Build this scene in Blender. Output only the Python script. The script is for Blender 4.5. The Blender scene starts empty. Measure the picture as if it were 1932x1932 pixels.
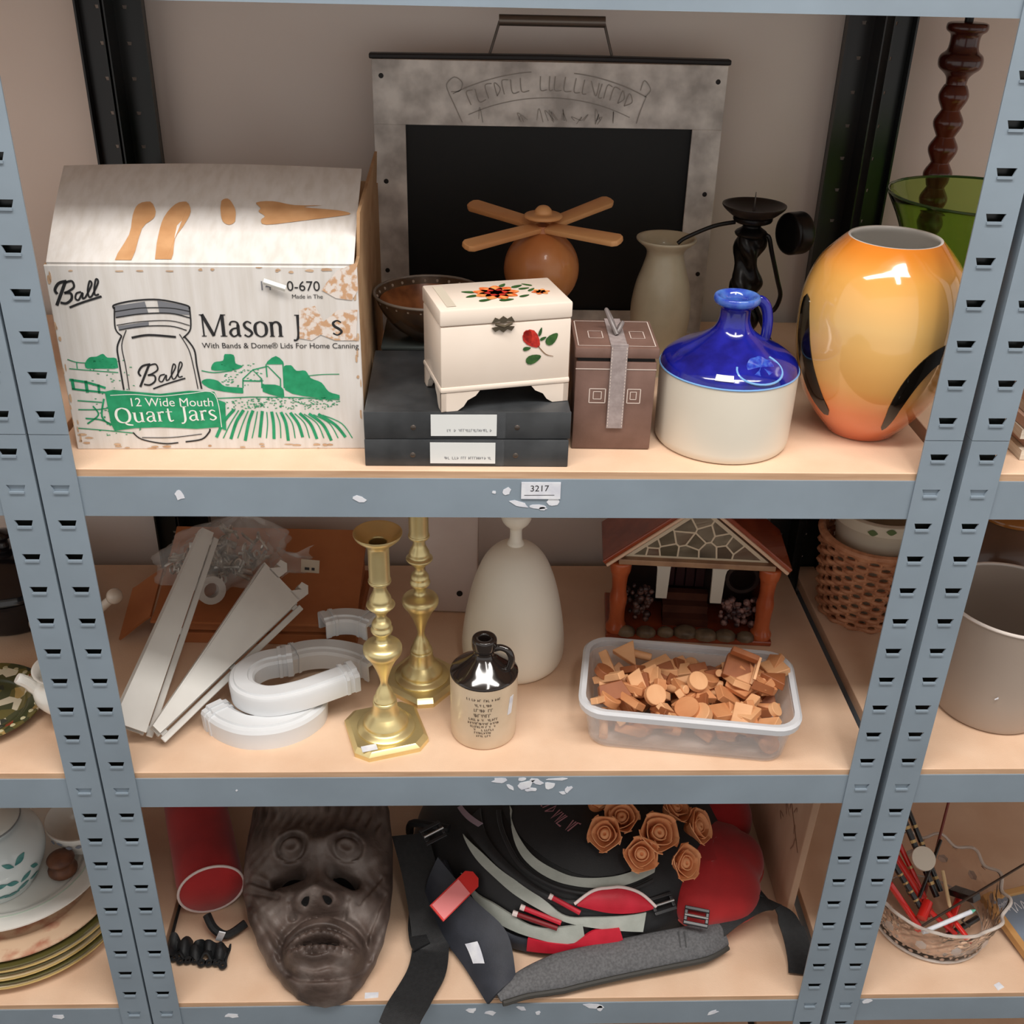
import bpy, bmesh, math, random
from mathutils import Vector, Matrix
random.seed(7)
SC = bpy.context.scene
COL = SC.collection
PI = math.pi

# ------------------------------------------------------------------ camera
cam_d = bpy.data.cameras.new('camera')
cam = bpy.data.objects.new('camera', cam_d)
COL.objects.link(cam)
cam_d.sensor_width = 36.0
cam_d.lens = 38.471
cam_d.clip_start = 0.02
cam.matrix_world = Matrix(((0.99928742, -0.00416455, -0.03751411, -0.03074),
                           (-0.03074928, 0.48656477, -0.87310321, -0.95497),
                           (0.02188912, 0.87363458, 0.48609, 1.6965),
                           (0, 0, 0, 1)))
SC.camera = cam

# ------------------------------------------------------------------ light
w = bpy.data.worlds.new('world')
SC.world = w
w.use_nodes = True
w.node_tree.nodes['Background'].inputs[0].default_value = (1.0, 0.965, 0.935, 1)
w.node_tree.nodes['Background'].inputs[1].default_value = 0.70

def area(name, loc, sx, sy, power, rot=(0, 0, 0), col=(1, 0.965, 0.925)):
    l = bpy.data.lights.new(name, 'AREA')
    l.shape = 'RECTANGLE'
    l.size, l.size_y, l.energy, l.color = sx, sy, power, col
    o = bpy.data.objects.new(name, l)
    COL.objects.link(o)
    o.location, o.rotation_euler = loc, rot
    return o
area('ceiling_tube_light', (0.15, -0.70, 2.93), 2.6, 0.30, 50)
area('ceiling_tube_light', (0.38, -1.25, 2.93), 0.22, 0.8, 9)

vs = SC.view_settings
vs.view_transform = 'Standard'
vs.look = 'None'
vs.gamma = 1.0
vs.use_curve_mapping = False
vs.exposure = 0.0

# ------------------------------------------------------------------ materials
def lin(c):
    r = []
    for v in c[:3]:
        v /= 255.0
        r.append(v / 12.92 if v <= 0.04045 else ((v + 0.055) / 1.055) ** 2.4)
    return (r[0], r[1], r[2], 1.0)

MATS = {}
def mat(name, c, r=0.5, m=0.0, c2=None, scale=18, stretch=(1, 1, 1), lo=0.35, hi=0.65, detail=4,
        bump=0.0, bscale=250, coat=0.0, trans=0.0, ior=1.45, spec=0.5, sheen=0.0, alpha=1.0, sss=0.0, wave=None):
    if name in MATS:
        return MATS[name]
    mt = bpy.data.materials.new(name)
    mt.use_nodes = True
    nt = mt.node_tree
    N, L = nt.nodes, nt.links
    b = N['Principled BSDF']
    b.inputs['Base Color'].default_value = lin(c)
    b.inputs['Roughness'].default_value = r
    b.inputs['Metallic'].default_value = m
    b.inputs['IOR'].default_value = ior
    b.inputs['Specular IOR Level'].default_value = spec
    b.inputs['Coat Weight'].default_value = coat
    b.inputs['Coat Roughness'].default_value = 0.06
    b.inputs['Transmission Weight'].default_value = trans
    b.inputs['Sheen Weight'].default_value = sheen
    b.inputs['Alpha'].default_value = alpha
    if sss:
        b.inputs['Subsurface Weight'].default_value = sss
        b.inputs['Subsurface Radius'].default_value = (0.01, 0.008, 0.006)
    tc = N.new('ShaderNodeTexCoord')
    mp = N.new('ShaderNodeMapping')
    mp.inputs['Scale'].default_value = stretch
    L.new(tc.outputs['Object'], mp.inputs['Vector'])
    if c2 is not None:
        if wave:
            nz = N.new('ShaderNodeTexWave')
            nz.inputs['Scale'].default_value = wave
            nz.inputs['Distortion'].default_value = 5
            nz.inputs['Detail'].default_value = 3
            nz.inputs['Detail Scale'].default_value = 1.5
        else:
            nz = N.new('ShaderNodeTexNoise')
            nz.inputs['Scale'].default_value = scale
            nz.inputs['Detail'].default_value = detail
        L.new(mp.outputs[0], nz.inputs['Vector'])
        cr = N.new('ShaderNodeValToRGB')
        cr.color_ramp.elements[0].position = lo
        cr.color_ramp.elements[1].position = hi
        cr.color_ramp.elements[0].color = lin(c2)
        cr.color_ramp.elements[1].color = lin(c)
        L.new(nz.outputs['Fac'], cr.inputs['Fac'])
        L.new(cr.outputs['Color'], b.inputs['Base Color'])
    if bump:
        n2 = N.new('ShaderNodeTexNoise')
        n2.inputs['Scale'].default_value = bscale
        n2.inputs['Detail'].default_value = 3
        L.new(mp.outputs[0], n2.inputs['Vector'])
        bp = N.new('ShaderNodeBump')
        bp.inputs['Strength'].default_value = bump
        bp.inputs['Distance'].default_value = 0.002
        L.new(n2.outputs['Fac'], bp.inputs['Height'])
        L.new(bp.outputs['Normal'], b.inputs['Normal'])
    MATS[name] = mt
    return mt

# ------------------------------------------------------------------ mesh helpers: each returns (verts, faces)
def join(*parts):
    V, F = [], []
    for v, f in parts:
        o = len(V)
        V += list(v)
        F += [tuple(i + o for i in q) for q in f]
    return V, F

def box(cx, cy, cz, sx, sy, sz):
    x, y, z = sx / 2, sy / 2, sz / 2
    v = [(cx + a * x, cy + b * y, cz + c * z) for c in (-1, 1) for b in (-1, 1) for a in (-1, 1)]
    return v, [(0, 2, 3, 1), (4, 5, 7, 6), (0, 1, 5, 4), (2, 6, 7, 3), (0, 4, 6, 2), (1, 3, 7, 5)]

def xf(m, M):
    return [tuple(M @ Vector(p)) for p in m[0]], m[1]

def loc(m, x, y, z):
    return [(p[0] + x, p[1] + y, p[2] + z) for p in m[0]], m[1]

def rot(m, axis, deg):
    R = Matrix.Rotation(math.radians(deg), 4, axis)
    return xf(m, R)

def cat(pts, n=6, closed=False):
    """Catmull-Rom through points of any dimension"""
    P = [tuple(p) for p in pts]
    k = len(P)
    out = []
    segs = k if closed else k - 1
    for i in range(segs):
        if closed:
            a, b, c, d = P[(i - 1) % k], P[i], P[(i + 1) % k], P[(i + 2) % k]
        else:
            a, b, c, d = P[max(i - 1, 0)], P[i], P[i + 1], P[min(i + 2, k - 1)]
        for j in range(n):
            t = j / n
            out.append(tuple(0.5 * (2 * b[q] + (c[q] - a[q]) * t + (2 * a[q] - 5 * b[q] + 4 * c[q] - d[q]) * t * t
                                    + (3 * b[q] - a[q] - 3 * c[q] + d[q]) * t ** 3) for q in range(len(b))))
    if not closed:
        out.append(P[-1])
    if len(P[0]) == 2:      # profiles: no overshoot past the control points
        lo = [min(p[q] for p in P) for q in (0, 1)]
        hi = [max(p[q] for p in P) for q in (0, 1)]
        out = [tuple(min(max(p[q], lo[q]), hi[q]) for q in (0, 1)) for p in out]
    return out

def lathe(prof, seg=48, closed=False, ax=0.0, ay=0.0):
    """revolve (r,z) list; profile ends on the axis are capped"""
    V, F, rings = [], [], []
    for r, z in prof:
        if r < 1e-5:
            rings.append([len(V)])
            V.append((ax, ay, z))
        else:
            rings.append(list(range(len(V), len(V) + seg)))
            V += [(ax + r * math.cos(2 * PI * i / seg), ay + r * math.sin(2 * PI * i / seg), z) for i in range(seg)]
    pairs = list(zip(rings[:-1], rings[1:]))
    if closed:
        pairs.append((rings[-1], rings[0]))
    for a, b in pairs:
        for i in range(seg):
            j = (i + 1) % seg
            if len(a) == 1 and len(b) == 1:
                continue
            if len(a) == 1:
                F.append((a[0], b[j], b[i]))
            elif len(b) == 1:
                F.append((a[i], a[j], b[0]))
            else:
                F.append((a[i], a[j], b[j], b[i]))
    return V, F

def frames(path):
    P = [Vector(p) for p in path]
    T = []
    for i in range(len(P)):
        d = P[min(i + 1, len(P) - 1)] - P[max(i - 1, 0)]
        T.append(d.normalized() if d.length > 1e-9 else Vector((0, 0, 1)))
    n = T[0].cross(Vector((0, 0, 1)))
    if n.length < 0.1:
        n = T[0].cross(Vector((0, 1, 0)))
    n.normalize()
    out = []
    for i in range(len(P)):
        n = n - T[i] * n.dot(T[i])
        n.normalize()
        out.append((P[i], T[i], n.copy(), T[i].cross(n)))
    return out

def tube(path, r, seg=10, cap=True):
    fr = frames(path)
    V, F = [], []
    for i, (p, t, n, b) in enumerate(fr):
        rr = r[i] if isinstance(r, (list, tuple)) else r
        for j in range(seg):
            a = 2 * PI * j / seg
            V.append(tuple(p + n * (rr * math.cos(a)) + b * (rr * math.sin(a))))
    k = len(fr)
    for i in range(k - 1):
        for j in range(seg):
            j2 = (j + 1) % seg
            F.append((i * seg + j, i * seg + j2, (i + 1) * seg + j2, (i + 1) * seg + j))
    if cap:
        F.append(tuple(range(seg))[::-1])
        F.append(tuple(range((k - 1) * seg, k * seg)))
    return V, F

def sweep(prof, path, up=(0, 0, 1), cap=True, scale=None):
    """closed 2-D profile (side, up) swept along path with a fixed up vector"""
    U = Vector(up)
    P = [Vector(p) for p in path]
    V, F = [], []
    k, m = len(P), len(prof)
    for i in range(k):
        d = (P[min(i + 1, k - 1)] - P[max(i - 1, 0)]).normalized()
        s = d.cross(U).normalized()
        u = s.cross(d).normalized()
        f = scale[i] if scale else 1.0
        for a, b in prof:
            V.append(tuple(P[i] + s * (a * f) + u * (b * f)))
    for i in range(k - 1):
        for j in range(m):
            j2 = (j + 1) % m
            F.append((i * m + j, i * m + j2, (i + 1) * m + j2, (i + 1) * m + j))
    if cap:
        F.append(tuple(range(m))[::-1])
        F.append(tuple(range((k - 1) * m, k * m)))
    return V, F

def prism(poly, h, M=None):
    """2-D polygon extruded from z=0 to z=h, mapped by M"""
    n = len(poly)
    V = [(a, b, 0) for a, b in poly] + [(a, b, h) for a, b in poly]
    F = [tuple(range(n))[::-1], tuple(range(n, 2 * n))]
    F += [(i, (i + 1) % n, n + (i + 1) % n, n + i) for i in range(n)]
    m = (V, F)
    return xf(m, M) if M is not None else m

def sheet(fn, nu, nv, th=0.0, closed_u=False):
    """grid surface fn(u,v)->Vector, u,v in 0..1; optional thickness along the normal"""
    G = [[Vector(fn(i / (nu if closed_u else nu - 1), j / (nv - 1))) for j in range(nv)] for i in range(nu)]
    V = [tuple(p) for row in G for p in row]
    F = []
    rng = range(nu if closed_u else nu - 1)
    for i in rng:
        i2 = (i + 1) % nu
        for j in range(nv - 1):
            F.append((i * nv + j, i2 * nv + j, i2 * nv + j + 1, i * nv + j + 1))
    if th:
        nrm = []
        for i in range(nu):
            for j in range(nv):
                ip, im = (i + 1) % nu if closed_u else min(i + 1, nu - 1), (i - 1) % nu if closed_u else max(i - 1, 0)
                du = G[ip][j] - G[im][j]
                dv = G[i][min(j + 1, nv - 1)] - G[i][max(j - 1, 0)]
                n = du.cross(dv)
                nrm.append(n.normalized() if n.length > 1e-12 else Vector((0, 0, 1)))
        o = len(V)
        V += [tuple(Vector(V[q]) - nrm[q] * th) for q in range(o)]
        F2 = [tuple(q + o for q in f)[::-1] for f in F]
        F = F + F2
        for i in rng:
            i2 = (i + 1) % nu
            a, b = i * nv, i2 * nv
            F.append((b, a, a + o, b + o))
            a, b = i * nv + nv - 1, i2 * nv + nv - 1
            F.append((a, b, b + o, a + o))
        if not closed_u:
            for j in range(nv - 1):
                a, b = j, j + 1
                F.append((a, b, b + o, a + o))
                a, b = (nu - 1) * nv + j, (nu - 1) * nv + j + 1
                F.append((b, a, a + o, b + o))
    return V, F

def ribbon(path, across, width, th):
    """flat strap: path points, across vectors, width and thickness"""
    P = [Vector(p) for p in path]
    k = len(P)
    A = [Vector(a).normalized() for a in across]
    def fn(u, v):
        i = min(int(round(v * (k - 1))), k - 1)
        wd = width[i] if isinstance(width, (list, tuple)) else width
        return P[i] + A[i] * ((u - 0.5) * wd)
    return sheet(fn, 3, k, th)

def strokes(lines, M, n=5, smooth=True, lift=0.0):
    """flat printed strokes: lists of (x, y, width) on the plane of M"""
    V, F = [], []
    for ln in lines:
        P = cat(ln, n) if (smooth and len(ln) > 2) else list(ln)
        o = len(V)
        for i, (x, y, wd) in enumerate(P):
            a, b = P[max(i - 1, 0)], P[min(i + 1, len(P) - 1)]
            dx, dy = b[0] - a[0], b[1] - a[1]
            L = math.hypot(dx, dy) or 1
            nx, ny = -dy / L * wd / 2, dx / L * wd / 2
            V += [tuple(M @ Vector((x - nx, y - ny, lift))), tuple(M @ Vector((x + nx, y + ny, lift)))]
        for i in range(len(P) - 1):
            F.append((o + 2 * i, o + 2 * i + 2, o + 2 * i + 3, o + 2 * i + 1))
    return V, F

def polys(ps, M, lift=0.0):
    V, F = [], []
    for p in ps:
        F.append(tuple(range(len(V), len(V) + len(p))))
        V += [tuple(M @ Vector((a, b, lift))) for a, b in p]
    return V, F

def text(s, size, M, lift=0.0):
    cu = bpy.data.curves.new('lettering', 'FONT')
    cu.body, cu.size = s, size
    o = bpy.data.objects.new('lettering', cu)
    COL.objects.link(o)
    dg = bpy.context.evaluated_depsgraph_get()
    me = bpy.data.meshes.new_from_object(o.evaluated_get(dg))
    V = [tuple(M @ Vector((v.co.x, v.co.y, lift))) for v in me.vertices]
    F = [tuple(p.vertices) for p in me.polygons]
    bpy.data.objects.remove(o)
    bpy.data.curves.remove(cu)
    bpy.data.meshes.remove(me)
    return V, F

def plane_frame(o, ex, ey):
    ex, ey = Vector(ex).normalized(), Vector(ey).normalized()
    ez = ex.cross(ey)
    return Matrix(((ex.x, ey.x, ez.x, o[0]), (ex.y, ey.y, ez.y, o[1]), (ex.z, ey.z, ez.z, o[2]), (0, 0, 0, 1)))

# ------------------------------------------------------------------ objects
def mesh(name, m, mtl, smooth=None, bevel=0.0, bseg=2, recalc=True):
    me = bpy.data.meshes.new(name)
    bm = bmesh.new()
    vs_ = [bm.verts.new(p) for p in m[0]]
    for f in m[1]:
        if len(set(f)) >= 3:
            try:
                bm.faces.new([vs_[i] for i in f])
            except ValueError:
                pass
    if recalc:
        bmesh.ops.recalc_face_normals(bm, faces=bm.faces[:])
    if bevel:
        es = [e for e in bm.edges if len(e.link_faces) == 2 and e.calc_face_angle(0) > 0.5]
        bmesh.ops.bevel(bm, geom=es, offset=bevel, segments=bseg, profile=0.5, affect='EDGES', clamp_overlap=True)
    bm.to_mesh(me)
    bm.free()
    ang = smooth if smooth is not None else 0.6
    if ang:
        for p in me.polygons:
            p.use_smooth = True
        me.set_sharp_from_angle(angle=ang)
    me.materials.append(mtl)
    return me

def part(name, m, mtl, parent, smooth=None, bevel=0.0, label=None, kind=None, bseg=2, recalc=True):
    me = m if isinstance(m, bpy.types.Mesh) else mesh(name, m, mtl, smooth, bevel, bseg, recalc)
    o = bpy.data.objects.new(name, me)
    COL.objects.link(o)
    o.parent = parent
    if label:
        o['label'] = label
    if kind:
        o['kind'] = kind
    return o

def tag(o, label, cat_, group=None, kind=None):
    o['label'], o['category'] = label, cat_
    if group:
        o['group'] = group
    if kind:
        o['kind'] = kind
    return o

def thing(name, label, cat_, at=(0, 0, 0), rz=0.0, group=None):
    o = bpy.data.objects.new(name, None)
    o.empty_display_size = 0.02
    COL.objects.link(o)
    o.location = at
    o.rotation_euler = (0, 0, math.radians(rz))
    return tag(o, label, cat_, group)

def solo(name, m, mtl, label, cat_, at=(0, 0, 0), rz=0.0, group=None, smooth=None, bevel=0.0, kind=None):
    o = part(name, m, mtl, None, smooth, bevel)
    o.location = at
    o.rotation_euler = (0, 0, math.radians(rz))
    return tag(o, label, cat_, group, kind)

def setting(name, m, mtl, smooth=None, bevel=0.0):
    o = part(name, m, mtl, None, smooth, bevel)
    o['kind'] = 'structure'
    return o

def copy_tree(o, parent=None):
    c = o.copy()
    COL.objects.link(c)
    c.parent = parent
    for ch in [x for x in o.children]:
        copy_tree(ch, c)
    return c

# shelf heights (board tops) and frame
S0, S1, S2, S3, S4 = 1.675, 1.2085, 0.820, 0.419, 0.030
# ------------------------------------------------------------------ the setting
M_wall = mat('wall_plaster', (240, 231, 224), 0.85, c2=(230, 219, 211), scale=3, lo=.3, hi=.7, bump=.15, bscale=60)
M_floor = mat('floor_concrete', (120, 112, 104), 0.7, c2=(95, 88, 82), scale=4)
M_ceil = mat('ceiling_paint', (226, 222, 214), 0.9)
setting('floor', box(0, -1.2, -0.05, 6, 4.4, 0.1), M_floor, 0)
setting('wall_back', box(0, 0.53, 1.5, 6, 0.1, 3.0), M_wall, 0)
setting('ceiling', box(0, -1.2, 3.05, 6, 4.4, 0.1), M_ceil, 0)

# ------------------------------------------------------------------ shelving units
M_steel = mat('grey_blue_steel_paint', (138, 152, 164), 0.42, c2=(130, 143, 154), scale=9, bump=.05, bscale=120)
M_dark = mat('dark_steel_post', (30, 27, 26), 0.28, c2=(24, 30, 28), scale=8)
M_board = mat('chipboard', (234, 202, 174), 0.62, c2=(224, 188, 158), scale=14, lo=.3, hi=.7, bump=.12, bscale=500)
M_edgeb = mat('chipboard_edge', (206, 170, 138), 0.7, c2=(186, 148, 116), scale=60, stretch=(.2, 1, 3))
M_paper = mat('white_sticker_paper', (236, 238, 242), 0.6, c2=(214, 216, 226), scale=60)
M_ink = mat('black_ink', (38, 38, 40), 0.6)

PITCH, SLOT0, JOINT = 0.03922, 1.38496, 1.2465

def slotted_flange(x0, x1, y, z0, z1, th=0.0018, sw=0.0185, sh=0.0072, xc=None, lip=0.0):
    """steel strip with trapezoid slots at the post pitch (front face at y)"""
    V, F = [], []
    xc = (x0 + x1) / 2 if xc is None else xc
    def ring(pts, yy):
        o = len(V)
        V.extend([(a, yy, b) for a, b in pts])
        return o
    ks = []
    k = math.ceil((SLOT0 - z1 + 0.008) / PITCH)
    while SLOT0 - k * PITCH > z0 + 0.008:
        ks.append(SLOT0 - k * PITCH)
        k += 1
    edges = [z1] + [(a + b) / 2 for a, b in zip(ks[:-1], ks[1:])] + [z0]
    for i, zc in enumerate(ks):
        t, b = edges[i], edges[i + 1]
        outer = [(x0, t), (x1, t), (x1, b), (x0, b)]
        hw = sw / 2
        inner = [(xc - hw, zc + sh / 2), (xc + hw, zc + sh / 2), (xc + hw * 0.72, zc - sh / 2), (xc - hw * 0.72, zc - sh / 2)]
        a = ring(outer, y); c = ring(inner, y)
        a2 = ring(outer, y + th); c2 = ring(inner, y + th)
        for q in range(4):
            q2 = (q + 1) % 4
            F.append((a + q, a + q2, c + q2, c + q))
            F.append((a2 + q2, a2 + q, c2 + q, c2 + q2))
            F.append((c + q, c + q2, c2 + q2, c2 + q))
        F.append((a + 1, a + 2, a2 + 2, a2 + 1))
        F.append((a + 3, a, a2, a2 + 3))
        if lip:
            zb_ = zc - sh / 2
            m = box(xc, y - lip / 2, zb_ - 0.0010, sw * 0.78, lip, 0.0020)
            o = len(V)
            V.extend(m[0])
            F.extend([tuple(q + o for q in f) for f in m[1]])
        if i == 0:
            F.append((a, a + 1, a2 + 1, a2))
        if i == len(ks) - 1:
            F.append((a + 2, a + 3, a2 + 3, a2 + 2))
    return V, F

PW = 0.0375
def unit(name, label, x0, x1, gap_l=0.0):
    u = thing(name, label, 'shelving', ((x0 + x1) / 2, 0, 0))
    cx = (x0 + x1) / 2
    hw = (x1 - x0) / 2
    for s in (-1, 1):
        xi, xo = s * (hw - PW), s * hw
        a, b = min(xi, xo), max(xi, xo)
        for z0, z1 in ((0.0, JOINT - 0.0004), (JOINT + 0.0004, 1.8)):
            fl = slotted_flange(a, b, 0.0, z0, z1, xc=xi + s * PW * 0.47, lip=0.0014)
            sd = box(xo - s * 0.0009, 0.019, (z0 + z1) / 2, 0.0018, 0.0344, z1 - z0)
            part('front_post', join(fl, sd), M_steel, u, 0.5)
            part('slot_shade_strip', box((a + b) / 2, 0.0085, (z0 + z1) / 2, PW - 0.012, 0.001, z1 - z0), M_dark, u, 0)  # added dark strip, stands in for the shade seen through the slots
            # back post: dark steel angle with its flange along the wall
            fb = slotted_flange(a, b, 0.455, z0, z1, sw=0.006, sh=0.004, xc=xi + s * PW * 0.62)
            sb = box(xo - s * 0.0009, 0.437, (z0 + z1) / 2, 0.0018, 0.036, z1 - z0)
            lip = box(xi + s * 0.0012, 0.448, (z0 + z1) / 2, 0.0024, 0.012, z1 - z0)
            part('back_post', join(fb, sb, lip), M_dark, u, 0.5)
        for zb in (S0, S1, S2, S3, S4):   # short side beams
            part('side_beam', box(s * (hw - 0.006), 0.2275, zb - 0.030, 0.003, 0.38, 0.040), M_steel, u, 0)
    for zb in (S0, S1, S2, S3, S4):
        zt = zb - 0.008
        prof = [(0.0022, zt), (0.0022, zt - 0.0433), (0.012, zt - 0.0433), (0.012, zt - 0.0415), (0.004, zt - 0.0415), (0.004, zt - 0.010),
                (0.024, zt - 0.010), (0.024, zt - 0.0085), (0.004, zt - 0.0085), (0.004, zt)]
        L = hw - 0.0035
        V = [(x, y, z) for x in (-L, L) for y, z in prof]
        n = len(prof)
        F = [(i, (i + 1) % n, n + (i + 1) % n, n + i) for i in range(n)] + [tuple(range(n)), tuple(range(n, 2 * n))[::-1]]
        part('beam', (V, F), M_steel, u, 0.3)
        part('beam', xf((V, F), Matrix.Translation((0, 0.456, 0)) @ Matrix.Rotation(PI, 4, 'Z')), M_dark, u, 0.3)
        part('board_edge', box(0, 0.00415, zb - 0.0083, 2 * hw - 0.008, 0.0006, 0.0150), M_edgeb, u, 0)
        part('shelf_board', box(0, 0.2285, zb - 0.0083, 2 * hw - 0.006, 0.448, 0.0165), M_board, u, 0, bevel=0.0006, bseg=1)
    return u

U_mid = unit('shelving_unit', 'grey steel slotted-post shelving unit in the middle, holding the jar box and mask', -0.45, 0.45)
U_left = unit('shelving_unit', 'grey steel shelving unit at the left edge, holding plates and crockery', -1.3528, -0.4528)
U_right = unit('shelving_unit', 'grey steel shelving unit at the right edge, holding the bucket and cut-glass bowl', 0.459, 1.359)

# torn sticker remnants and the lot number label on the beams
def scrap(cx, cz, w_, h_, seed, par, ang=0):
    rnd = random.Random(seed)
    n = 9
    p = []
    for i in range(n):
        a = 2 * PI * i / n + rnd.uniform(-.2, .2)
        k = rnd.uniform(.6, 1.15)
        x, y = math.cos(a) * w_ / 2 * k, math.sin(a) * h_ / 2 * k
        p.append((x * math.cos(ang) - y * math.sin(ang), x * math.sin(ang) + y * math.cos(ang)))
    M = plane_frame((cx - par.location.x, 0.0021, cz), (1, 0, 0), (0, 0, 1))
    return part('sticker_scrap', prism(p, 0.0004, M), M_paper, par, 0)
for i, (x, z, a, b, g) in enumerate([(-.317, 1.181, .009, .013, .1), (-.141, 1.178, .015, .007, -.2), (.004, 1.187, .011, .009, .5), (-.008, 1.186, .004, .004, 0),
                                     (.018, 1.173, .020, .008, -.2), (.035, 1.170, .022, .005, 0), (.050, 1.176, .014, .012, .6), (.041, 1.168, .010, .004, 0),
                                     (-.300, .794, .003, .003, 0), (.004, .807, .018, .009, 0), (.016, .797, .014, .006, -.8), (.034, .801, .026, .013, .3),
                                     (.046, .806, .018, .010, -.4), (.040, .793, .014, .006, 0), (.062, .799, .013, .012, .5), (.072, .809, .028, .004, 0),
                                     (.084, .793, .013, .008, .8), (.078, .788, .009, .005, 0), (.030, .809, .012, .006, .3),
                                     (-.346, .395, .020, .009, 0), (-.027, .399, .017, .010, .2), (-.002, .393, .016, .010, -.3), (.040, .402, .015, .008, -.6),
                                     (.062, .392, .009, .008, .4), (.137, .404, .029, .010, -.2), (.145, .400, .008, .011, 0), (.299, .388, .018, .008, .5)]):
    scrap(x, z, a, b, 11 + i, U_mid, g)
scrap(-.573, .397, .022, .009, 90, U_left, .1)
scrap(.509, .408, .020, .008, 91, U_right, .2)
scrap(.480, 1.006, .018, .007, 92, U_right, .1)
lab = part('lot_label', box(.0385, 0.0013, 1.1885, .039, .0009, .0185), M_paper, U_mid, 0, label='white lot number label reading 3217')
part('lettering', text('3217', .0095, plane_frame((.0275, .0007, 1.1878), (1, 0, 0.02), (0, 0, 1))), M_ink, lab, 0)
part('lettering', strokes([[(.022, 1.1835, .0006), (.052, 1.1838, .0006)]], plane_frame((0, .0007, 0), (1, 0, 0), (0, 0, 1))), M_ink, lab, 0)
solo('paper_tag', prism([(-.009, -.004), (.009, -.005), (.010, .003), (-.008, .005)], .0006), M_paper,
     'small white paper tag lying on the board beside the mask chin', 'tag', (-.161, .012, S3), 8)
solo('paper_tag', prism([(-.006, -.005), (.006, -.004), (.005, .005), (-.005, .004)], .0006), M_paper,
     'tiny white paper scrap lying on the board in front of the cut-glass bowl', 'tag', (.692, .014, S3), 20)
JAR = [[(58.2,146.6,1.6),(59.1,150.4,1.6),(77.6,154.6,1.6),(101.1,155.7,1.6),(125.5,150.4,1.6),(128.1,146.6,1.6)],[(58.8,148.5,1.4),(56.4,127.5,1.4),(61.2,119.9,1.4)],[(128.3,148.5,1.4),(126.8,127.5,1.4),(118.6,118.0,1.4)],[(58.1,143.7,1.0),(83.4,147.5,1.0),(110.1,147.5,1.0),(127.9,144.3,1.0)],[(58.4,138.0,1.2),(82.7,141.8,1.2),(109.6,142.4,1.2),(127.5,138.0,1.2)],[(58.0,130.4,0.8),(81.7,134.2,0.8),(108.7,135.1,0.8),(126.4,130.4,0.8)],[(59.5,125.6,1.0),(81.1,129.4,1.0),(108.1,129.8,1.0),(122.9,125.6,1.0)],[(61.2,119.9,1.6),(55.4,108.4,1.6),(54.9,93.1,1.6),(55.1,64.5,1.6)],[(66.3,125.6,0.9),(59.9,110.3,0.9),(60.4,89.3,0.9),(60.3,64.5,0.9)],[(119.7,119.9,1.6),(127.6,106.5,1.6),(128.3,89.3,1.6),(130.1,65.5,1.6)],[(115.7,121.8,0.9),(122.5,106.5,0.9),(124.9,89.3,0.9),(126.6,65.5,0.9)],[(70.3,118.0,2.2),(86.8,120.8,2.2),(112.0,118.9,2.2)],[(57.2,18.7,1.4),(65.0,11.1,1.4),(85.9,6.3,1.4),(100.4,7.3,1.4)],[(107.7,8.2,1.6),(124.1,11.1,1.6),(132.1,18.7,1.6),(133.4,22.5,1.6)],[(65.3,13.0,0.8),(93.9,13.0,0.8),(124.8,16.8,0.8)]]
LIDSHADE = [[(59.4,149.4),(87.5,153.8),(89.4,141.8),(58.5,138.9)],[(99.3,154.8),(127.1,149.4),(127.2,140.9),(99.6,142.8)],[(59.2,129.4),(88.4,134.2),(87.9,129.4),(59.7,125.6)]]
BALL = [[(8.5,160.7,2.66),(7.1,164.8,2.66),(11.6,171.0,2.66),(19.1,173.1,2.66)],[(17.8,172.4,2.95),(11.8,160.7,2.95),(6.1,149.7,2.95)],[(17.7,171.7,2.07),(23.8,173.1,2.07),(24.8,167.6,2.07),(19.4,163.5,2.07),(14.9,161.7,2.07)],[(14.9,161.7,2.36),(20.9,161.4,2.36),(20.6,155.9,2.36),(15.2,151.8,2.36),(9.9,152.5,2.36)],[(30.6,162.8,1.77),(26.2,161.4,1.77),(24.3,156.6,1.77),(27.1,155.2,1.77),(31.7,162.1,1.77),(30.9,156.6,1.77),(33.4,157.3,1.77)],[(33.4,157.3,1.77),(41.2,169.6,1.77),(39.9,173.1,1.77),(36.8,164.1,1.77),(37.1,158.0,1.77),(39.6,158.6,1.77)],[(39.6,158.6,1.77),(47.4,171.7,1.77),(46.1,175.1,1.77),(43.1,166.2,1.77),(42.8,160.0,1.77),(46.5,160.7,1.77)],[(17.5,147.7,2.07),(29.7,152.5,2.07),(48.6,158.6,2.07)]]
BALL2 = [[(73.4,78.8,1.97),(71.8,82.9,1.97),(76.4,89.2,1.97),(84.2,91.3,1.97)],[(82.9,90.6,2.18),(76.9,78.8,2.18),(71.3,67.6,2.18)],[(82.8,89.9,1.53),(89.2,91.3,1.53),(90.4,85.7,1.53),(84.8,81.5,1.53),(80.2,79.8,1.53)],[(80.2,79.8,1.75),(86.4,79.4,1.75),(86.4,73.9,1.75),(80.8,69.7,1.75),(75.2,70.4,1.75)],[(96.7,80.8,1.31),(92.1,79.4,1.31),(90.2,74.6,1.31),(93.2,73.2,1.31),(97.8,80.1,1.31),(97.2,74.6,1.31),(99.8,75.3,1.31)],[(99.8,75.3,1.31),(107.6,87.8,1.31),(106.1,91.3,1.31),(103.1,82.2,1.31),(103.6,76.0,1.31),(106.2,76.7,1.31)],[(106.2,76.7,1.31),(114.1,89.9,1.31),(112.6,93.3,1.31),(109.7,84.3,1.31),(109.6,78.1,1.31),(113.4,78.8,1.31)],[(83.4,65.5,1.53),(96.0,70.4,1.53),(115.7,76.7,1.53)]]
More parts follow.
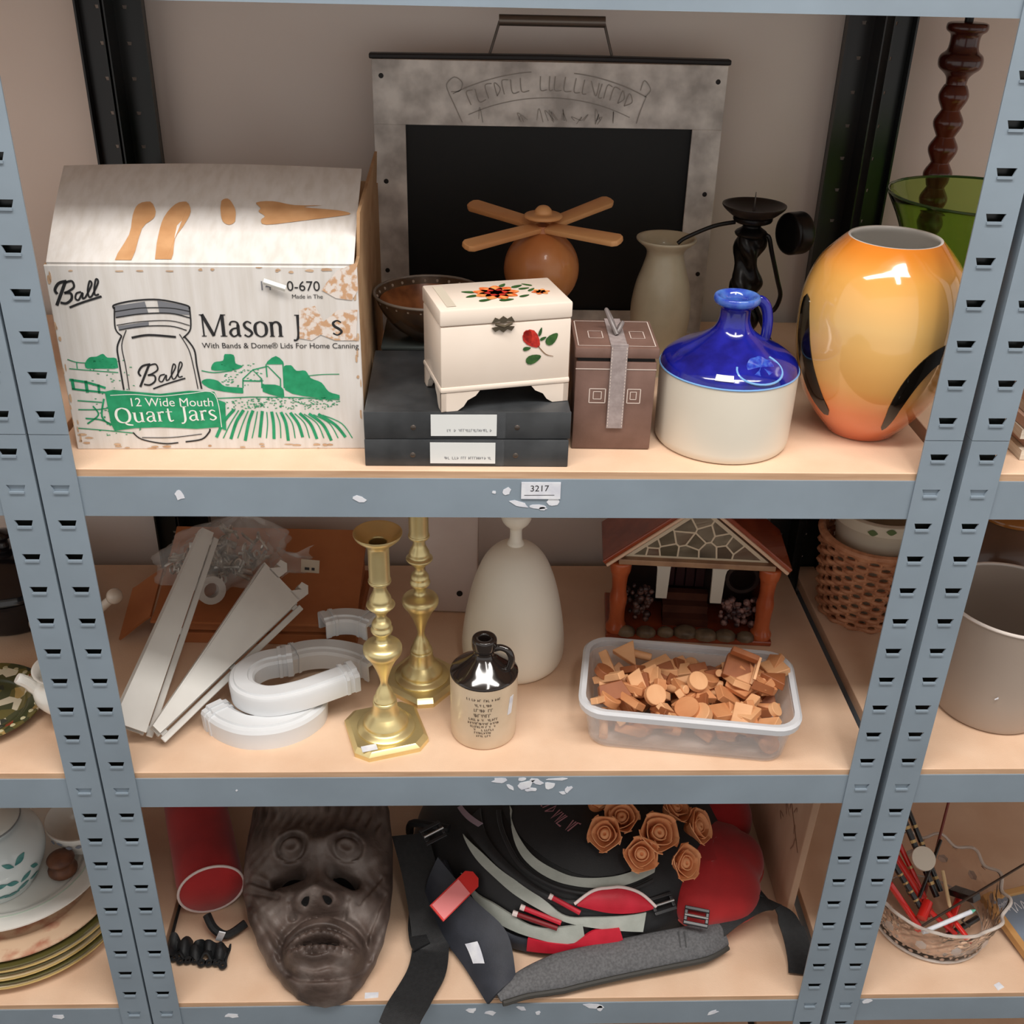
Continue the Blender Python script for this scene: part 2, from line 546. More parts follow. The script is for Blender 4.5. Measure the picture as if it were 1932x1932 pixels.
TREES = [[(22.0,91.2),(27.3,97.9),(34.3,98.9),(40.8,101.7),(44.5,97.9),(52.9,97.0),(53.2,87.4),(37.6,86.5),(23.8,86.5)],[(141.7,85.5),(145.1,93.1),(153.8,95.0),(156.2,101.7),(164.6,100.8),(165.6,92.2),(172.2,89.3),(165.0,85.5),(154.6,84.6)],[(211.0,64.5),(211.8,89.3),(218.7,90.3),(223.5,84.6),(232.2,84.6),(236.9,76.9),(247.1,72.1),(253.6,62.6),(263.9,58.8),(263.8,55.0),(237.6,56.5)],[(130.8,72.1),(136.4,76.0),(146.6,74.1),(153.0,68.3),(170.2,66.4),(169.7,60.7),(142.2,64.5)],[(189.7,70.2),(206.9,68.3),(209.6,56.9),(189.1,62.6)],[(194.7,91.2),(204.8,99.8),(211.9,91.2)]]
GREENLINES = [[(4.7,75.0,2.4),(21.5,72.1,2.4),(38.0,66.4,2.4)],[(5.6,65.5,2.0),(20.1,63.6,2.0),(37.3,61.6,2.0)],[(7.4,76.0,3.0),(7.2,64.5,3.0)],[(20.1,74.1,3.0),(19.8,61.6,3.0)],[(31.6,70.2,2.4),(31.0,60.7,2.4)],[(8.8,53.1,1.2),(32.1,51.2,1.2)],[(8.0,43.5,1.2),(25.6,43.5,1.2),(38.2,45.4,1.2)],[(13.4,34.0,1.6),(29.1,32.1,1.6),(42.1,24.4,1.6)],[(22.7,47.3,1.6),(26.5,37.8,1.6),(14.3,28.2,1.6)],[(34.5,55.0,1.8),(29.7,35.9,1.8),(37.0,26.3,1.8)],[(6.5,96.0,0.9),(14.6,93.1,0.9),(24.7,92.2,0.9)],[(6.6,86.5,0.9),(27.0,84.6,0.9),(52.5,82.6,0.9)],[(14.6,93.1,0.9),(14.3,86.5,0.9)],[(132.1,84.6,1.0),(144.0,82.6,1.0),(161.5,84.6,1.0)],[(230.1,78.8,0.8),(247.5,80.7,0.8),(264.8,81.1,0.8)],[(170.2,66.4,1.2),(171.1,76.0,1.2),(181.4,85.5,1.2),(189.3,76.0,1.2),(188.5,66.4,1.2)],[(181.4,85.5,1.2),(196.3,89.3,1.2),(207.4,76.0,1.2),(206.9,68.3,1.2)],[(170.9,74.1,1.4),(189.1,73.7,1.4)],[(194.7,91.2,1.2),(194.6,77.9,1.2)],[(211.0,91.2,1.2),(210.3,66.4,1.2)],[(134.2,55.0,1.0),(176.4,56.9,1.0),(220.1,56.5,1.0),(263.7,54.0,1.0)],[(4.5,23.5,1.0),(34.3,20.6,1.0),(58.9,17.8,1.0)],[(159.4,43.5,3.0),(147.9,30.2,3.0),(138.7,13.0,3.0)],[(163.7,42.6,1.0),(154.1,28.2,1.0),(145.4,12.0,1.0)],[(168.5,42.9,3.0),(160.1,29.8,3.0),(152.8,11.1,3.0)],[(172.9,42.0,1.0),(166.3,28.2,1.0),(159.7,12.0,1.0)],[(177.7,42.4,3.0),(172.3,29.4,3.0),(166.9,9.2,3.0)],[(182.0,41.4,1.0),(178.6,28.2,1.0),(174.0,12.0,1.0)],[(186.8,41.8,3.0),(184.5,29.0,3.0),(181.6,13.0,3.0)],[(191.1,40.8,1.0),(190.8,28.2,1.0),(188.3,12.0,1.0)],[(195.9,41.2,3.0),(196.7,28.6,3.0),(195.8,11.1,3.0)],[(200.2,40.3,1.0),(203.1,28.2,1.0),(202.6,12.0,1.0)],[(205.0,40.7,3.0),(208.9,28.2,3.0),(209.9,9.2,3.0)],[(209.4,39.7,1.0),(215.3,28.2,1.0),(216.9,12.0,1.0)],[(214.1,40.1,3.0),(221.2,27.9,3.0),(224.5,13.0,3.0)],[(218.5,39.1,1.0),(227.6,28.2,1.0),(231.3,12.0,1.0)],[(223.3,39.5,3.0),(233.4,27.5,3.0),(238.7,11.1,3.0)],[(227.6,38.6,1.0),(239.8,28.2,1.0),(245.6,12.0,1.0)],[(232.4,38.9,3.0),(245.6,27.1,3.0),(253.0,9.2,3.0)],[(236.8,38.0,1.0),(252.1,28.2,1.0),(259.9,12.0,1.0)],[(241.6,38.4,3.0),(257.8,26.7,3.0),(267.4,13.0,3.0)],[(245.9,37.4,1.0),(264.3,28.2,1.0),(274.2,12.0,1.0)]]
BANNER = [(36.5,62.6),(44.7,64.5),(65.3,62.6),(89.4,60.3),(117.7,63.6),(142.0,62.6),(144.6,54.0),(151.4,51.2),(149.3,20.6),(141.6,24.4),(120.1,22.5),(84.7,24.4),(59.7,23.5),(39.7,20.6),(37.3,28.2)]
BANNERLINE = [(41.2,58.8,0.7),(64.9,59.7,0.7),(89.1,57.8,0.7),(117.4,60.7,0.7),(141.8,60.3,0.7),(145.2,24.4,0.7)]
TORN = [[(258.3,173.3),(268.6,184.8),(286.8,192.4),(287.0,165.7),(280.9,156.1),(266.0,158.0),(253.0,165.7)],[(230.4,146.6),(245.7,150.4),(253.4,135.1),(267.2,146.6),(285.6,146.6),(283.1,116.0),(262.7,116.0),(249.4,121.8),(240.6,116.0),(228.9,118.0)]]
TAPE = [[(62.3,2.9),(72.5,38.5),(73.4,67.1),(77.0,84.2),(87.8,88.5),(94.2,72.8),(92.6,61.4),(83.6,47.1),(77.3,2.9)],[(98.7,4.3),(99.4,38.5),(102.5,64.2),(111.3,84.2),(121.2,88.5),(126.6,72.8),(122.0,52.8),(115.0,32.8),(113.6,4.3)],[(153.7,89.9),(159.5,94.2),(165.2,84.2),(168.3,72.8),(168.7,58.5),(163.4,53.4),(157.2,58.5),(154.3,72.8)],[(186.4,88.5),(201.7,91.3),(222.5,85.6),(248.1,86.5),(231.1,82.8),(263.6,79.1),(275.6,74.2),(263.8,69.4),(231.6,61.4),(198.0,54.2),(192.6,61.4),(195.8,67.1),(189.5,74.2),(191.0,79.9)]]
# ------------------------------------------------------------------ lettering helpers
GLYPH = {
 'M': (.95, [[(.08, 0, .05), (.08, .7, .05)], [(.08, .7, .11), (.43, .02, .11)], [(.42, .02, .05), (.76, .7, .05)], [(.78, 0, .11), (.78, .7, .11)],
             [(0, .015, .03), (.17, .015, .03)], [(.66, .015, .03), (.9, .015, .03)], [(-.02, .685, .03), (.14, .685, .03)], [(.74, .685, .03), (.9, .685, .03)]]),
 'a': (.5, [[(.36, .28, .05), (.16, .24, .06), (.07, .12, .09), (.16, .01, .06), (.28, .04, .05), (.36, .12, .05)],
            [(.36, .36, .1), (.36, .08, .1), (.44, .01, .05)], [(.07, .36, .07), (.12, .46, .05), (.24, .48, .05), (.34, .44, .06), (.36, .34, .1)]]),
 's': (.4, [[(.33, .42, .05), (.2, .48, .05), (.08, .4, .08), (.12, .29, .09), (.26, .2, .09), (.33, .1, .08), (.2, 0, .05), (.06, .06, .06)]]),
 'o': (.53, [[(.25, .48, .04), (.09, .4, .08), (.05, .24, .11), (.09, .08, .08), (.25, 0, .04), (.41, .08, .08), (.45, .24, .11), (.41, .4, .08), (.25, .48, .04)]]),
 'n': (.56, [[(.11, 0, .1), (.11, .47, .1)], [(.11, .34, .05), (.2, .45, .06), (.32, .46, .07), (.41, .36, .1), (.41, .2, .1), (.41, 0, .1)],
             [(.02, .455, .03), (.1, .455, .03)], [(.02, .012, .03), (.2, .012, .03)], [(.32, .012, .03), (.5, .012, .03)]]),
 'J': (.36, [[(.22, .7, .1), (.22, .3, .1), (.21, .05, .1), (.13, -.1, .06), (.02, -.11, .07)], [(.1, .685, .03), (.34, .685, .03)]]),
 'Q': (.78, [[(.36, .7, .05), (.14, .6, .1), (.06, .34, .12), (.14, .08, .1), (.36, -.01, .05), (.58, .08, .1), (.66, .34, .12), (.58, .6, .1), (.36, .7, .05)],
             [(.36, .02, .05), (.5, -.1, .08), (.74, -.14, .05)]]),
 'u': (.56, [[(.1, .47, .1), (.1, .15, .1), (.17, .02, .07), (.3, .02, .05), (.4, .12, .05)], [(.41, .47, .1), (.41, 0, .1)], [(.01, .455, .03), (.1, .455, .03)], [(.32, .455, .03), (.4, .455, .03)], [(.41, .012, .03), (.5, .012, .03)]]),
 'r': (.38, [[(.11, 0, .1), (.11, .47, .1)], [(.11, .32, .05), (.2, .45, .06), (.33, .44, .09)], [(.02, .455, .03), (.1, .455, .03)], [(.02, .012, .03), (.2, .012, .03)]]),
 't': (.36, [[(.15, .62, .06), (.15, .3, .1), (.17, .05, .09), (.24, .005, .06), (.34, .05, .04)], [(.03, .455, .035), (.32, .455, .035)]]),
 ' ': (.28, []),
}
def serif(s, size, x, y, xs=1.0):
    out = []
    for ch in s:
        adv, ls = GLYPH[ch]
        out += [[(x + a * size * xs, y + b * size, c * size * (.5 + .5 * xs)) for a, b, c in l] for l in ls]
        x += adv * size * xs
    return out

def scribble(x, y, w_, h_, rnd, lw):
    """unreadable small print: a run of letter-like strokes"""
    out, cx = [], x
    while cx < x + w_:
        cw = h_ * rnd.uniform(.35, .8)
        if rnd.random() < .16:
            cx += cw
            continue
        k = rnd.randint(0, 3)
        a, b, c, d = (cx, y), (cx + cw * .8, y), (cx + cw * .8, y + h_), (cx, y + h_)
        seqs = [[a, d, c], [d, a, b], [d, b, c], [a, d, (cx + cw * .7, y + h_ * .5), a]][k]
        out.append([(p[0], p[1], lw) for p in seqs])
        cx += cw + lw
    return out

def mm(ls, k=.001):
    return [[tuple(v * k for v in p) for p in l] for l in ls]

# ------------------------------------------------------------------ top shelf: carton of jars
M_carton = mat('white_printed_cardboard', (222, 218, 214), 0.7, c2=(210, 204, 197), scale=40, stretch=(3, 1, .25), lo=.3, hi=.6, bump=.1, bscale=90)
M_carton_in = mat('raw_cardboard', (196, 160, 122), 0.8, c2=(176, 138, 100), scale=30, bump=.1)
M_green = mat('green_print', (26, 138, 92), 0.65, c2=(40, 158, 110), scale=90)
M_white_ink = mat('white_print', (236, 238, 232), 0.65)
M_grey_ink = mat('grey_print', (120, 122, 128), 0.65)
M_tape = mat('torn_tan_patch', (206, 158, 112), 0.75, c2=(190, 140, 94), scale=40)
bx = thing('jar_carton', 'white cardboard carton of canning jars with green farm print and raised flap', 'box', (-.425, .047, S1), 1.2)
BW, BH, BD, T = .287, .188, .36, .003
part('front_panel', box(BW / 2, T / 2, BH / 2, BW, T, BH), M_carton, bx, 0, bevel=.0008, bseg=1)
part('side_panel', box(T / 2, BD / 2, BH / 2, T, BD - 2 * T, BH), M_carton_in, bx, 0)
part('side_panel', box(BW - T / 2, BD / 2, BH / 2, T, BD - 2 * T, BH), M_carton_in, bx, 0)
part('back_panel', box(BW / 2, BD - T / 2, BH / 2, BW, T, BH), M_carton_in, bx, 0)
part('bottom_panel', box(BW / 2, BD / 2, T / 2, BW - 2 * T, BD - 2 * T, T), M_carton_in, bx, 0)
fang = math.radians(21)
Mf = Matrix.Translation((.003, .002, BH)) @ Matrix.Rotation(fang, 4, 'X')
def flap_fn(u, v):
    x = u * (.281 + .018 * v) - .018 * v
    l = v * .157
    return Mf @ Vector((x, l, .0025 + .004 * math.sin(PI * u) * v + .003 * math.sin(PI * v)))
fp = part('front_flap', sheet(flap_fn, 14, 10, .0028), M_carton, bx, .8)
Mflap = Matrix.Translation((.003, .002, BH)) @ Matrix.Rotation(fang, 4, 'X') @ Matrix.Translation((0, 0, .0005))
def on_flap(p):
    o = []
    for a, b in p:
        u, v = a / 282, b / 157
        q = flap_fn(u, v) + Vector((0, -math.sin(fang), math.cos(fang))) * .0006
        o.append(tuple(q))
    return o
V, F = [], []
for p in TAPE:
    q = on_flap(cat([(a_, b_) for a_, b_ in p], 3, True))
    F.append(tuple(range(len(V), len(V) + len(q))))
    V += q
part('torn_patch', (V, F), M_tape, fp, 0, recalc=False, label='tan strips where tape was torn off')
Ms = Matrix.Translation((BW - .003, .03, BH)) @ Matrix.Rotation(math.radians(3), 4, 'Y')
part('side_flap', xf(box(.0015, .15, .02, .003, .29, .044), Ms), M_carton_in, bx, 0)
Ms = Matrix.Translation((.001, .03, BH - .001)) @ Matrix.Rotation(math.radians(150), 4, 'Y')
part('side_flap', xf(box(.0015, .15, .05, .003, .29, .10), Ms), M_carton_in, bx, 0)
Mfr = plane_frame((0, -.0003, 0), (1, 0, 0), (0, 0, 1))
fpn = [c for c in bx.children if c.name.startswith("front_panel")][0]
part('jar_drawing', strokes(mm(JAR), Mfr, lift=.0002), M_ink, fpn, 0, recalc=False)
part('jar_drawing', polys(mm(LIDSHADE), Mfr, lift=.0001), M_grey_ink, fpn, 0, recalc=False)
part('script_logo', strokes(mm(BALL), Mfr, lift=.0002), M_ink, fpn, 0, recalc=False)
part('script_logo', strokes(mm(BALL2), Mfr, lift=.0002), M_ink, fpn, 0, recalc=False)
part('tree_print', polys(mm([cat(p, 3, True) for p in TREES]), Mfr, lift=.0001), M_green, fpn, 0, recalc=False, kind='stuff')
part('field_print', join(strokes(mm([l for l in GREENLINES if len(l) < 4]), Mfr, lift=.00012), strokes(mm([l for l in GREENLINES if len(l) >= 4]), Mfr, smooth=False, lift=.00012)), M_green, fpn, 0, recalc=False, kind='stuff')
rnd = random.Random(3)
dots = []
for i in range(330):
    x, y = rnd.uniform(150, 262), rnd.uniform(44, 56)
    if i % 3 == 0:
        x, y = rnd.uniform(24, 66), rnd.uniform(14, 96)
    if i % 7 == 0:
        x, y = rnd.uniform(150, 190), rnd.uniform(68, 92)
    l = rnd.uniform(.8, 2.5)
    dots.append([(x, y, .8), (x + l, y + rnd.uniform(-.5, .5), .8)])
part('stipple_print', strokes(mm(dots), Mfr, lift=.0001), M_green, fpn, 0, recalc=False, kind='stuff')
part('banner_print', polys(mm([BANNER]), Mfr, lift=.0003), M_green, fpn, 0, recalc=False)
part('banner_print', strokes(mm([BANNERLINE]), Mfr, lift=.0004), M_white_ink, fpn, 0, recalc=False)
Mw = Mfr @ Matrix.Translation((.0425, .0295, 0)) @ Matrix.Rotation(.03, 4, 'Z')
part('lettering', strokes(serif('Quart Jars', .0222, 0, 0), Mw, lift=.0005), M_white_ink, fpn, 0, recalc=False)
part('lettering', text('12 Wide Mouth', .0128, Mfr @ Matrix.Translation((.0575, .0472, 0)), lift=.0005), M_white_ink, fpn, 0, recalc=False)
part('lettering', strokes(serif('Mason J', .0315, .1366, .1195, .85), Mfr, lift=.0002), M_ink, fpn, 0, recalc=False)
part('lettering', strokes(serif('s', .030, .2595, .1215), Mfr, lift=.0005), M_ink, fpn, 0, recalc=False)
part('lettering', text('With Bands & Dome® Lids For Home Canning', .0078, Mfr @ Matrix.Translation((.1356, .1078, 0)), lift=.0002), M_ink, fpn, 0, recalc=False)
part('lettering', text('14', .0125, Mfr @ Matrix.Translation((.1945, .1655, 0)), lift=.0002), M_grey_ink, fpn, 0, recalc=False)
part('lettering', text('0-670', .0135, Mfr @ Matrix.Translation((.2205, .1650, 0)), lift=.0002), M_ink, fpn, 0, recalc=False)
part('lettering', text('Made in The', .0058, Mfr @ Matrix.Translation((.2245, .1575, 0)), lift=.0002), M_ink, fpn, 0, recalc=False)
M_torn = mat('torn_print', (226, 216, 208), 0.8, c2=(202, 160, 124), scale=140, lo=.44, hi=.54)
part('torn_patch', polys(mm(TORN), Mfr, lift=.0004), M_torn, fpn, 0, recalc=False)
rs = random.Random(66)
scuffs = []
for cx_, cy_, sx_, sy_, n_ in [(3, 95, 3, 90, 13), (143, 3, 140, 3, 16), (143, 185, 140, 2.5, 12), (284, 90, 2.5, 90, 9), (12, 12, 12, 10, 4)]:
    for _ in range(n_):
        x, y = cx_ + rs.uniform(-1, 1) * sx_ * .9, cy_ + rs.uniform(-1, 1) * sy_ * .95
        a_, b_ = (rs.uniform(2, 7), rs.uniform(.8, 1.8)) if sx_ > sy_ else (rs.uniform(.8, 1.8), rs.uniform(2, 8))
        scuffs.append([(min(286.5, max(.5, x + a_ * math.cos(q) * rs.uniform(.6, 1))), min(187.5, max(.5, y + b_ * math.sin(q) * rs.uniform(.6, 1)))) for q in [k * PI / 4 for k in range(8)]])
part('scuff_marks', polys(mm(scuffs), Mfr, lift=.00015), mat('scuffed_card', (206, 176, 146), .8, c2=(186, 150, 118), scale=80), fpn, 0, recalc=False, kind='stuff', label='brown scuffs along the worn carton edges')
part('curled_paper', xf(sheet(lambda u, v: Vector(((u - .5) * .021, (v - .5) * .006, .0025 + .002 * math.sin(PI * v) + .002 * u)), 4, 5, .0004),
     Mfr @ Matrix.Translation((.210, .1715, 0)) @ Matrix.Rotation(-.3, 4, 'Z')), M_white_ink, fpn)

# ------------------------------------------------------------------ galvanised fire screen at the back
M_galv = mat('galvanised_sheet', (236, 231, 224), 0.5, .05, c2=(176, 170, 164), scale=26, lo=.35, hi=.65, bump=.1, bscale=40)
M_black_sheet = mat('black_mesh_panel', (10, 11, 10), 0.55, c2=(7, 8, 7), scale=60)
M_black_trim = mat('black_painted_edge', (24, 18, 18), 0.5)
M_wire = mat('steel_wire', (96, 88, 82), 0.4, .8)
fs = thing('fire_screen', 'galvanised metal fire screen with black panel and wire carrying handle', 'fire screen', (.060, .405, S1))
HW, HH = .2075, .328
def fr_strip(x0, x1, z0, z1):
    return box((x0 + x1) / 2, 0, (z0 + z1) / 2, x1 - x0, .003, z1 - z0)
part('frame', join(fr_strip(-HW, HW, .256, HH), fr_strip(-HW, -.170, 0, .256), fr_strip(.172, HW, 0, .256), fr_strip(-.170, .172, 0, .03),
                   box(-HW + .001, .012, HH / 2, .002, .024, HH), box(HW - .001, .012, HH / 2, .002, .024, HH)), M_galv, fs, 0, bevel=.0005, bseg=1)
part('black_panel', box(0, .0065, .15, .352, .003, .25), M_black_sheet, fs, 0)
part('top_rim', sweep([(-.007, -.003), (.007, -.003), (.007, .003), (-.007, .003)], [(-HW - .003, .006, HH + .003), (0, .006, HH + .0045), (HW + .003, .006, HH + .003)]), M_black_trim, fs, .3, bevel=.0015)
hd = part('handle_wire', tube([(-.072, .008, HH + .004), (-.060, .008, HH + .042)], .0016), M_wire, fs)
part('handle_wire', tube([(.072, .008, HH + .004), (.060, .008, HH + .042)], .0016), M_wire, fs)
part('handle_grip', tube([(-.061, .008, HH + .043), (.061, .008, HH + .043)], .0062, 14), mat('grip_metal', (120, 112, 104), .35, .7), hd)
Me = plane_frame((0, -.0021, -.006), (1, 0, 0), (0, 0, 1))
arc = lambda R, c, a0, a1, w_: [(R * math.sin(math.radians(a)), c + R * math.cos(math.radians(a)), w_) for a in [a0 + (a1 - a0) * i / 12 for i in range(13)]]
em = [arc(.26, .064, -26, -5, .0010), arc(.26, .064, 6, 26, .0012), arc(.235, .060, -24, 24, .0009), [(-.118, .297, .001), (-.112, .285, .001), (-.103, .266, .001)], [(.113, .297, .001), (.108, .283, .0012), (.104, .268, .0012)],
      [(-.118, .297, .001), (-.121, .308, .001), (-.112, .316, .001), (-.103, .310, .001), (-.106, .301, .001), (-.116, .300, .001)], [(.112, .298, .001), (.118, .306, .001), (.110, .316, .001), (.106, .305, .001)]]
rnd = random.Random(5)
for sg in scribble(-.098, 0, .196, .015, rnd, .0011):
    q = []
    for x_, y_, w_ in sg:
        th_ = x_ / .25
        R_ = .242 + y_
        q.append((R_ * math.sin(th_), .062 + R_ * math.cos(th_), w_))
    em.append(q)
for i in range(16):
    x = rnd.uniform(-.08, .08)
    em.append([(x, rnd.uniform(.266, .27), .0008), (x + rnd.uniform(-.006, .006), rnd.uniform(.274, .284), .0008), (x + rnd.uniform(-.008, .008), .27, .0006)])
part('embossed_marks', strokes(em, Me, lift=.0003), mat('engraved_line', (158, 152, 145), .6, .0), fs, 0, recalc=False, label='faint arched engraving, worn and unreadable')
for x, z in [(-.197, .31), (-.195, .19), (.197, .31), (.195, .18), (.197, .08), (-.197, .08)]:
    part('rivet', lathe([(0, .0015), (.0025, .001), (.003, 0)], 10), M_black_trim, fs).matrix_local = Matrix.Translation((x, -.0015, z)) @ Matrix.Rotation(PI / 2, 4, 'X')

# ------------------------------------------------------------------ two black cases lying flat
M_case = mat('black_pvc_case', (66, 68, 70), 0.36, c2=(46, 48, 50), scale=22, bump=.08, bscale=120)
M_label_paper = mat('label_paper', (224, 226, 224), 0.6)
M_clear = mat('clear_tape', (225, 230, 235), 0.15, trans=.9, ior=1.3, alpha=.22)
def case(lbl, at, rz, wd, seed):
    c = thing('box_file', lbl, 'file', at, rz, 'black box files stacked under the music box')
    part('cover', join(box(0, .085, .0145, wd, .165, .028)), M_case, c, .4, bevel=.0015)
    part('spine', box(0, .0018, .0145, wd + .001, .0036, .029), M_case, c, .4, bevel=.0012)
    sp = part('spine_label', box(-.004, -.0003, .0150, .064, .0006, .0225), M_label_paper, c, 0, label='white paper spine label')
    part('lettering', strokes(scribble(-.022, .0085, .045, .0026, random.Random(seed), .0005), plane_frame((0, -.0008, 0), (1, 0, 0), (0, 0, 1)), smooth=False), M_grey_ink, sp, 0, recalc=False)
    part('tape_strip', box(.0325, -.0004, .0148, .008, .0003, .027), M_clear, c, 0)
    for x in (-.053, .048):
        part('rivet', xf(lathe([(0, .0012), (.002, .0009), (.003, 0)], 12), Matrix.Translation((x, .0002, .0125)) @ Matrix.Rotation(PI / 2, 4, 'X')), M_wire, c)
    return c
case('black box file at the bottom of the two stacked files', (-.035, .0135, S1), 0, .199, 21)
case('upper black box file directly under the painted music box', (-.034, .015, S1 + .0292), .8, .200, 22)
TF = S1 + .0292 + .0292

# ------------------------------------------------------------------ painted wooden music box
M_cream = mat('cream_lacquered_wood', (240, 226, 212), 0.32, c2=(232, 216, 200), scale=12, lo=.3, hi=.7, coat=.25)
M_brassy = mat('aged_clasp_metal', (110, 100, 84), 0.35, .85)
M_leaf = mat('painted_leaf', (58, 98, 44), .5, c2=(36, 74, 34), scale=200)
M_rose_red = mat('painted_red_rose', (206, 52, 34), .5, c2=(150, 26, 24), scale=180)
M_rose_or = mat('painted_orange_rose', (240, 162, 92), .5, c2=(214, 92, 40), scale=160, lo=.4, hi=.6)
mb = thing('music_box', 'cream painted wooden trinket box with rose decoration on bracket feet', 'trinket box', (.0025, .029, TF), 14.2)
W_, D_ = .128, .078
part('body', box(0, D_ / 2, .0545, W_, D_, .061), M_cream, mb, .4, bevel=.0015)
part('base_molding', join(box(0, D_ / 2, .0220, W_ + .002, D_ + .002, .006)), M_cream, mb, .4, bevel=.002)
ld = part('lid', box(0, D_ / 2, .0935, W_ + .0015, D_ + .0015, .016), M_cream, mb, .4, bevel=.002)
def foot_poly(s):
    return [(0, 0), (s * .016, 0), (s * .022, .004), (s * .026, .010), (s * .034, .014), (s * .038, .019), (0, .019)]
for sx in (-1, 1):
    for sy in (0, 1):
        px = sx * W_ / 2
        Mx = plane_frame((px, 0 if sy == 0 else D_, 0), (1, 0, 0), (0, 0, 1))
        a = prism(foot_poly(-sx), -.005 if sy == 0 else .005, Mx)
        My = plane_frame((px, 0 if sy == 0 else D_, 0), (0, 1, 0), (0, 0, 1))
        b = prism([(q[0] * .75, q[1]) for q in foot_poly(1 if sy == 0 else -1)], -.005 * sx, My)
        part('foot', join(a, b), M_cream, mb, .4)
Ml = plane_frame((0, 0, .1018), (1, 0, 0), (0, 1, 0))
def leafp(x, y, l, w_, a):
    p = []
    for i in range(12):
        t = 2 * PI * i / 12
        u, v = l / 2 * math.cos(t), w_ / 2 * math.sin(t) * (1 - .35 * math.cos(t))
        p.append((x + u * math.cos(a) - v * math.sin(a), y + u * math.sin(a) + v * math.cos(a)))
    return p
def petals(x, y, r, n, r2, k=.5):
    ps = []
    for i in range(n):
        a = 2 * PI * i / n
        ps.append(leafp(x + r * math.cos(a), y + r * k * math.sin(a) if k else y, r2 * 1.5, r2 * 1.1, a))
    return ps
part('painted_rose', polys(petals(.0, .04, .014, 9, .012, .9), Ml, .0002), M_rose_or, ld, 0, recalc=False)
part('painted_rose', polys(petals(.0, .04, .006, 6, .008, .9), Ml, .0003), M_rose_red, ld, 0, recalc=False)
part('painted_rose', polys(petals(.043, .034, .005, 6, .006, .9), Ml, .0002), M_rose_or, ld, 0, recalc=False)
part('painted_leaf', polys([leafp(-.026, .047, .014, .006, 2.8), leafp(-.026, .034, .013, .006, 3.5), leafp(-.016, .02, .014, .006, .3), leafp(.004, .017, .015, .007, .1),
                            leafp(.024, .025, .012, .005, .4), leafp(.025, .055, .014, .006, .5), leafp(.03, .047, .012, .005, .2), leafp(.012, .061, .012, .005, .9), leafp(.036, .058, .012, .004, 2.4), leafp(.036, .042, .012, .004, .8)], Ml, .00015), M_leaf, ld, 0, recalc=False)
part('inlay_strip', polys([[(-.056, .008), (-.047, .008), (-.047, .07), (-.056, .07)]], Ml, .0002), mat('grey_inlay', (206, 196, 178), .5), ld, 0, recalc=False)
Mb = plane_frame((0, -.0004, 0), (1, 0, 0), (0, 0, 1))
bdy = [c for c in mb.children if c.name.startswith('body')][0]
part('painted_rose', polys([leafp(.025, .067, .022, .014, -.85), leafp(.021, .070, .014, .008, -1.2)], Mb, .0002), M_rose_red, bdy, 0, recalc=False)
part('painted_leaf', polys([leafp(.045, .066, .015, .009, .75), leafp(.027, .047, .016, .009, .3), leafp(.033, .074, .009, .003, 1.3), leafp(.020, .058, .008, .004, .1), leafp(.036, .067, .007, .003, .4)], Mb, .0003), M_leaf, bdy, 0, recalc=False)
part('painted_leaf', strokes([[(.031, .060, .0008), (.039, .051, .0008), (.047, .048, .0005)]], Mb, lift=.0002), mat('painted_stem', (120, 84, 50), .5), bdy, 0, recalc=False)
cl = part('clasp', xf(join(prism([(-.011, .001), (-.008, .006), (-.004, .004), (0, .007), (.004, .004), (.008, .006), (.011, .001), (.004, .002), (0, 0), (-.004, .002)], .0016),
     prism([(-.011, -.004), (-.008, -.008), (-.004, -.006), (0, -.009), (.004, -.006), (.008, -.008), (.011, -.004), (.004, -.003), (0, -.002), (-.004, -.003)], .0016)), plane_frame((-.004, -.0002, .0855), (1, 0, 0), (0, 0, 1))), M_brassy, mb, .4, label='small antique metal clasp')
part('hook', tube([(-.012, -.003, .0855), (-.004, -.004, .083), (.004, -.003, .0855)], .0014, 8), M_brassy, cl)

# ------------------------------------------------------------------ glass bowl on a dark case behind
M_bowl_glass = mat('smoked_glass', (150, 120, 92), 0.12, c2=(96, 74, 60), scale=30, trans=.55, ior=1.45)
M_dark_glass = mat('dark_glass_box', (34, 40, 38), 0.15, c2=(22, 26, 26), scale=10)
gb = thing('dark_box', 'low dark glossy box behind the black files', 'box', (-.080, .245, S1), 0)
part('body', box(0, 0, .027, .100, .10, .052), M_dark_glass, gb, .4, bevel=.002)
part('lid', box(0, 0, .0545, .102, .102, .004), mat('dark_lid_edge', (70, 76, 74), .25), gb, .4, bevel=.001)
bw = thing('glass_bowl', 'brown tinted glass bowl with beaded rim behind the music box', 'bowl', (-.078, .232, S1 + .0567))
part('bowl_body', lathe(cat([(0, 0), (.022, 0), (.026, .003), (.040, .014), (.054, .032), (.0615, .050), (.0605, .0505), (.052, .034), (.038, .0165), (.024, .006), (0, .005)], 4), 48), M_bowl_glass, bw, 1.0)
rim = [(.0615 * math.cos(2 * PI * i / 40), .0615 * math.sin(2 * PI * i / 40), .0505) for i in range(41)]
part('rim', tube(rim, .0016, 8, False), mat('pale_rim', (150, 140, 130), .2, .3), bw)
for i in range(26):
    a = 2 * PI * i / 26
    if i == 0:
        bead0 = mesh('bead', lathe(cat([(0, -.002), (.0016, -.001), (.0016, .001), (0, .002)], 2), 8), mat('bead_glass', (190, 176, 160), .15))
    o = part('bead', bead0, None, bw)
    o.location = (.0585 * math.cos(a), .0585 * math.sin(a), .0455)
part('lining', lathe(cat([(0, .0062), (.024, .0068), (.037, .017), (.050, .034), (.0555, .043)], 4), 48), mat('brown_bowl_lining', (176, 112, 66), .3, c2=(110, 62, 34), scale=40), bw, 1.0)

